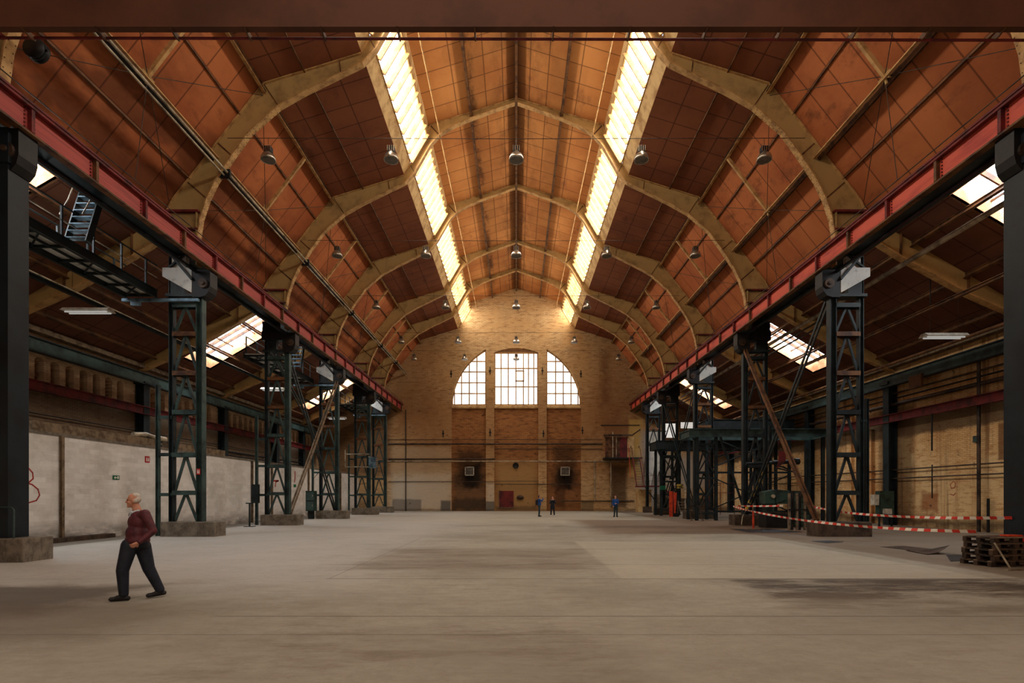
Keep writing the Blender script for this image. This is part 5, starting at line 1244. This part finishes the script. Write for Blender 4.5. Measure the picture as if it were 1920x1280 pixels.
def person(lb, loc, J, F, mats, hair='short', girth=1.0, vox=.011, group=None, bag=False, beard=None):
    """J = joint positions in world metres relative to loc; F = unit vector the face looks along; T = torso forward"""
    t = thing('person', lb, 'person', group, loc)
    V = {k: Vector(v) for k, v in J.items() if isinstance(v, tuple)}
    f = Vector(F).normalized(); up = Vector((0, 0, 1)); side = f.cross(up).normalized()
    hq = Matrix((side, f, up)).transposed().to_quaternion()
    H = V['head']
    hp = lambda x, y, z: H+side*x+f*y+up*z
    caps, ells = [], []
    # head with skull, jaw, nose, brow, chin, lips, ears
    ells += [(hp(0, -.012, .035), (.076, .094, .092), hq), (hp(0, .012, -.035), (.060, .076, .082), hq), (hp(0, .072, -.098), (.026, .022, .020), hq)]
    caps += [(hp(0, .084, .012), hp(0, .106, -.024), .009, .015), (hp(-.03, .080, .030), hp(.03, .080, .030), .011, .011),
             (hp(-.017, .084, -.060), hp(.017, .084, -.060), .008, .008), (hp(-.016, .080, -.073), hp(.016, .080, -.073), .009, .009)]
    for sx in (-1, 1): ells += [(hp(sx*.077, -.012, -.008), (.010, .020, .032), hq), (hp(sx*.04, .055, -.03), (.025, .025, .02), hq)]
    caps.append((V['neck'], hp(0, -.02, -.05), .060*girth**.5, .056))
    caps.append((V['chest'], V['neck'], .09, .065))
    caps.append((V['pelvis'], V['chest'], .11, .11))
    for s_ in 'LR':
        caps += [(V['sh'+s_], V['el'+s_], .044, .036), (V['el'+s_], V['wr'+s_], .036, .025), (V['chest'], V['sh'+s_], .07, .05),
                 (V['hip'+s_], V['kn'+s_], .075, .052), (V['kn'+s_], V['an'+s_], .05, .036), (V['pelvis'], V['hip'+s_], .1, .08)]
        hd = V['hd'+s_]-V['wr'+s_]; sgn = 1 if s_ == 'R' else -1
        hand(caps, ells, V['wr'+s_], hd, J.get('pn'+s_, (0, 1, 0)), sgn, J.get('curl', .55))
        toe = V['to'+s_]; caps.append((V['an'+s_]-Vector((0, 0, .04)), V['an'+s_].lerp(toe, .5), .028, .02))
    blob('body', caps, ells, 'skin', t, vox if vox < .012 else vox, 2)
    tf = Vector(J['tf']).normalized(); ts = tf.cross(up).normalized(); tq = Matrix((ts, tf, up)).transposed().to_quaternion()
    g = girth
    # upper garment
    pv, ch = V['pelvis'], V['chest']; mid = pv.lerp(ch, .5)
    e = [(ch+up*.02, (.185*g**.5, .125*g, .17), tq), (mid+tf*.02*g, (.165*g, .135*g, .17), tq), (pv+up*.05+tf*.015*g, (.168*g, .15*g, .13), tq), (pv.lerp(ch, .25)+tf*.01, (.168*g, .145*g, .16), tq)]
    c = [(V['neck']-up*.035, ch+up*.1, .072, .12)]
    for s_ in 'LR':
        c += [(ch+up*.09, V['sh'+s_], .085, .078), (V['sh'+s_], V['el'+s_], .074*g**.4, .058), (V['el'+s_], V['wr'+s_].lerp(V['el'+s_], .08), .058, .043)]
    if mats.get('long'):
        e.append((pv-up*.1, (.19, .145, .2), tq))
    blob('upper_garment', c, e, mats['top'], t, vox, 3)
    # collar / shirt front
    if mats.get('shirt'):
        q_ = V['neck']-up*.05+tf*.075
        blob('shirt_collar', [(V['neck']-up*.02+ts*.05, q_+ts*.03, .03, .022), (V['neck']-up*.02-ts*.05, q_-ts*.03, .03, .022), (q_, q_-up*.07+tf*.028, .035, .016)], [], mats['shirt'], t, .008, 2)
    # trousers
    c = []; e = [(pv, (.165*g, .13*g, .12), tq)]
    for s_ in 'LR':
        cuff = V['an'+s_]+(V['kn'+s_]-V['an'+s_])*.02
        lo = J.get('loose', 1.0); c += [(pv, V['hip'+s_], .12, .105*g**.4), (V['hip'+s_], V['kn'+s_], .105*g**.4*lo**.5, .076*lo), (V['kn'+s_], cuff, .076*lo, .058*lo)]
    blob('trousers', c, e, mats['legs'], t, vox, 3)
    for s_ in 'LR':
        an, toe = V['an'+s_], V['to'+s_]; fd = (toe-an); fd.z = 0; fd.normalize(); zz = min(an.z, toe.z+.06)
        heel = Vector((an.x, an.y, toe.z+.002))-fd*.055+up*J.get('heel'+s_, 0)
        blob('shoe', [(heel+up*.0, toe-fd*.02, .04, .037), (Vector((an.x, an.y, an.z-.035)), toe-fd*.1+up*.015, .046, .04)], [(toe-fd*.03, (.05, .05, .034))], mats['shoe'], t, .009, 2)
    # hair
    if hair == 'bald':
        he = [(hp(0, -.05, .02), (.076, .062, .066), hq), (hp(.055, -.03, .0), (.028, .045, .04), hq), (hp(-.055, -.03, .0), (.028, .045, .04), hq), (hp(0, -.03, .075), (.066, .07, .055), hq)]
        blob('hair', [], he, mats['hair'], t, .008, 2)
    elif hair == 'long':
        he = [(hp(0, -.03, .045), (.088, .092, .092), hq), (hp(.065, -.02, -.04), (.03, .05, .1), hq), (hp(-.065, -.02, -.04), (.03, .05, .1), hq), (hp(0, -.06, -.05), (.07, .04, .1), hq)]
        blob('hair', [], he, mats['hair'], t, .01, 2)
    else:
        he = [(hp(0, -.03, .055), (.082, .088, .082), hq), (hp(0, -.055, .01), (.078, .06, .08), hq)]
        blob('hair', [], he, mats['hair'], t, .01, 2)
    for sx in (-1, 1): blob('eye', [], [(hp(sx*.031, .078, .012), (.012, .008, .007), hq)], 'eye', t, .004, 1)
    if bag: 
        b = thing('backpack', bag, 'backpack', None, tuple(Vector(loc)+ch-tf*.22-up*.08))
        b.rotation_euler = (0, 0, math.atan2(-ts.y, -ts.x)+math.pi)
        MB().box(-.15, .15, -.09, .09, -.24, .22).build('pack', 'dark_coat', b).modifiers.new('b', 'BEVEL').width = .05
        for x in (-.1, .1): MB().tube([(x, .08, .2), (x, .2, .26), (x, .34, .1)], .014, 5).build('strap', 'dark_coat', b)
    return t
# the man in the foreground, striding to the left, looking back over his right side
man = person('white-haired man in a maroon jumper walking left across the floor', (-6.34, 8.93, 0), dict(
    head=(-.07, .0, 1.64), neck=(-.03, .03, 1.49), chest=(0, .02, 1.26), pelvis=(.02, 0, .93), tf=(-.62, -.78, 0),
    shL=(.18, -.08, 1.42), elL=(.335, -.10, 1.14), wrL=(.20, -.26, .96), hdL=(.11, -.30, .90), pnL=(-.5, .6, 0.2),
    shR=(-.16, .14, 1.40), elR=(-.24, .28, 1.13), wrR=(-.21, .20, .90), hdR=(-.19, .16, .81), pnR=(.3, .2, 0),
    hipL=(.04, .06, .88), knL=(.13, .08, .50), anL=(.27, .16, .12), toL=(.13, .04, .045), heelL=.02,
    hipR=(-.07, -.09, .90), knR=(-.12, -.18, .50), anR=(-.10, -.18, .11), toR=(-.27, -.26, .04), curl=.75, loose=1.22), (-1, -.45, .0),
    dict(top='maroon', legs='navy', shoe='shoe', shirt='shirt', hair='hair_white'), 'bald', 1.18, .010)
# three visitors near the end wall
person('visitor in a blue jacket and backpack, photographing with raised arms', ((1011-968)*.0445, 44.5, 0), dict(
    head=(.02, 0, 1.64), neck=(0, 0, 1.49), chest=(0, 0, 1.27), pelvis=(0, 0, .94), tf=(1, -.15, 0),
    shL=(0, .17, 1.42), elL=(.22, .2, 1.30), wrL=(.34, .08, 1.52), hdL=(.38, .05, 1.6), pnL=(1, 0, 0),
    shR=(0, -.17, 1.42), elR=(.22, -.2, 1.30), wrR=(.34, -.05, 1.52), hdR=(.38, -.03, 1.6), pnR=(1, 0, 0),
    hipL=(0, .1, .9), knL=(.02, .1, .5), anL=(0, .1, .1), toL=(.2, .1, .04), hipR=(0, -.1, .9), knR=(0, -.1, .5), anR=(-.03, -.1, .1), toR=(.17, -.12, .04)), (1, -.1, 0),
    dict(top='blue_coat', legs='teal', shoe='shoe', hair='hair_dark'), 'short', 1, .016, bag='dark backpack worn by the photographing visitor')
person('visitor in a dark open coat facing the camera, hands at face', ((1036-968)*.0455, 45.5, 0), dict(
    head=(0, 0, 1.53), neck=(0, 0, 1.38), chest=(0, 0, 1.18), pelvis=(0, 0, .88), tf=(0, -1, 0),
    shL=(.17, 0, 1.32), elL=(.24, -.14, 1.1), wrL=(.09, -.2, 1.36), hdL=(.05, -.2, 1.45), pnL=(0, 1, 0),
    shR=(-.17, 0, 1.32), elR=(-.24, -.14, 1.1), wrR=(-.09, -.2, 1.36), hdR=(-.05, -.2, 1.45), pnR=(0, 1, 0),
    hipL=(.09, 0, .85), knL=(.12, -.01, .47), anL=(.15, 0, .1), toL=(.17, -.18, .04), hipR=(-.09, 0, .85), knR=(-.12, -.01, .47), anR=(-.14, 0, .1), toR=(-.17, -.18, .04)), (0, -1, 0),
    dict(top='dark_coat', legs='dark_coat', shoe='sign_white', hair='hair_dark', shirt='mid_blue', long=1), 'long', 1, .016)
person('red-haired visitor in blue jacket standing alone at the right', ((1154-968)*.0437, 43.7, 0), dict(
    head=(0, 0, 1.62), neck=(0, 0, 1.47), chest=(0, 0, 1.25), pelvis=(0, 0, .93), tf=(-.3, -1, 0),
    shL=(.17, 0, 1.40), elL=(.24, -.1, 1.14), wrL=(.06, -.24, 1.1), hdL=(-.02, -.26, 1.1), pnL=(0, 1, 0),
    shR=(-.17, 0, 1.40), elR=(-.24, 0, 1.13), wrR=(-.2, -.14, .92), hdR=(-.2, -.18, .84), pnR=(.3, 1, 0),
    hipL=(.1, 0, .9), knL=(.11, -.02, .5), anL=(.12, 0, .1), toL=(.16, -.19, .04), hipR=(-.09, 0, .9), knR=(-.08, -.03, .5), anR=(-.1, -.02, .1), toR=(-.2, -.2, .04)), (-.4, -1, 0),
    dict(top='blue_coat', legs='teal', shoe='shoe', hair='hair_red'), 'short', 1, .016) if 'hair_red' in M else None

# ---------------------------------------------------------------- thin dusty haze filling the hall
if HAZE > 0:
    vm = bpy.data.materials.new('dusty_air'); vm.use_nodes = True; vt = vm.node_tree
    for n in list(vt.nodes):
        if n.type != 'OUTPUT_MATERIAL': vt.nodes.remove(n)
    vs_ = vt.nodes.new('ShaderNodeVolumeScatter'); vs_.inputs['Density'].default_value = HAZE; vs_.inputs['Anisotropy'].default_value = 0.55
    vs_.inputs['Color'].default_value = (1.0, 0.93, 0.82, 1)
    vt.links.new(vs_.outputs[0], vt.nodes['Material Output'].inputs['Volume'])
    M['haze'] = vm
    hz = MB().box(-22.4, 22.4, -10, YW-.1, .02, 25.5).build('haze', 'haze'); hz['kind'] = 'stuff'; hz['label'] = 'thin dusty haze in the air of the hall'; hz['category'] = 'haze'
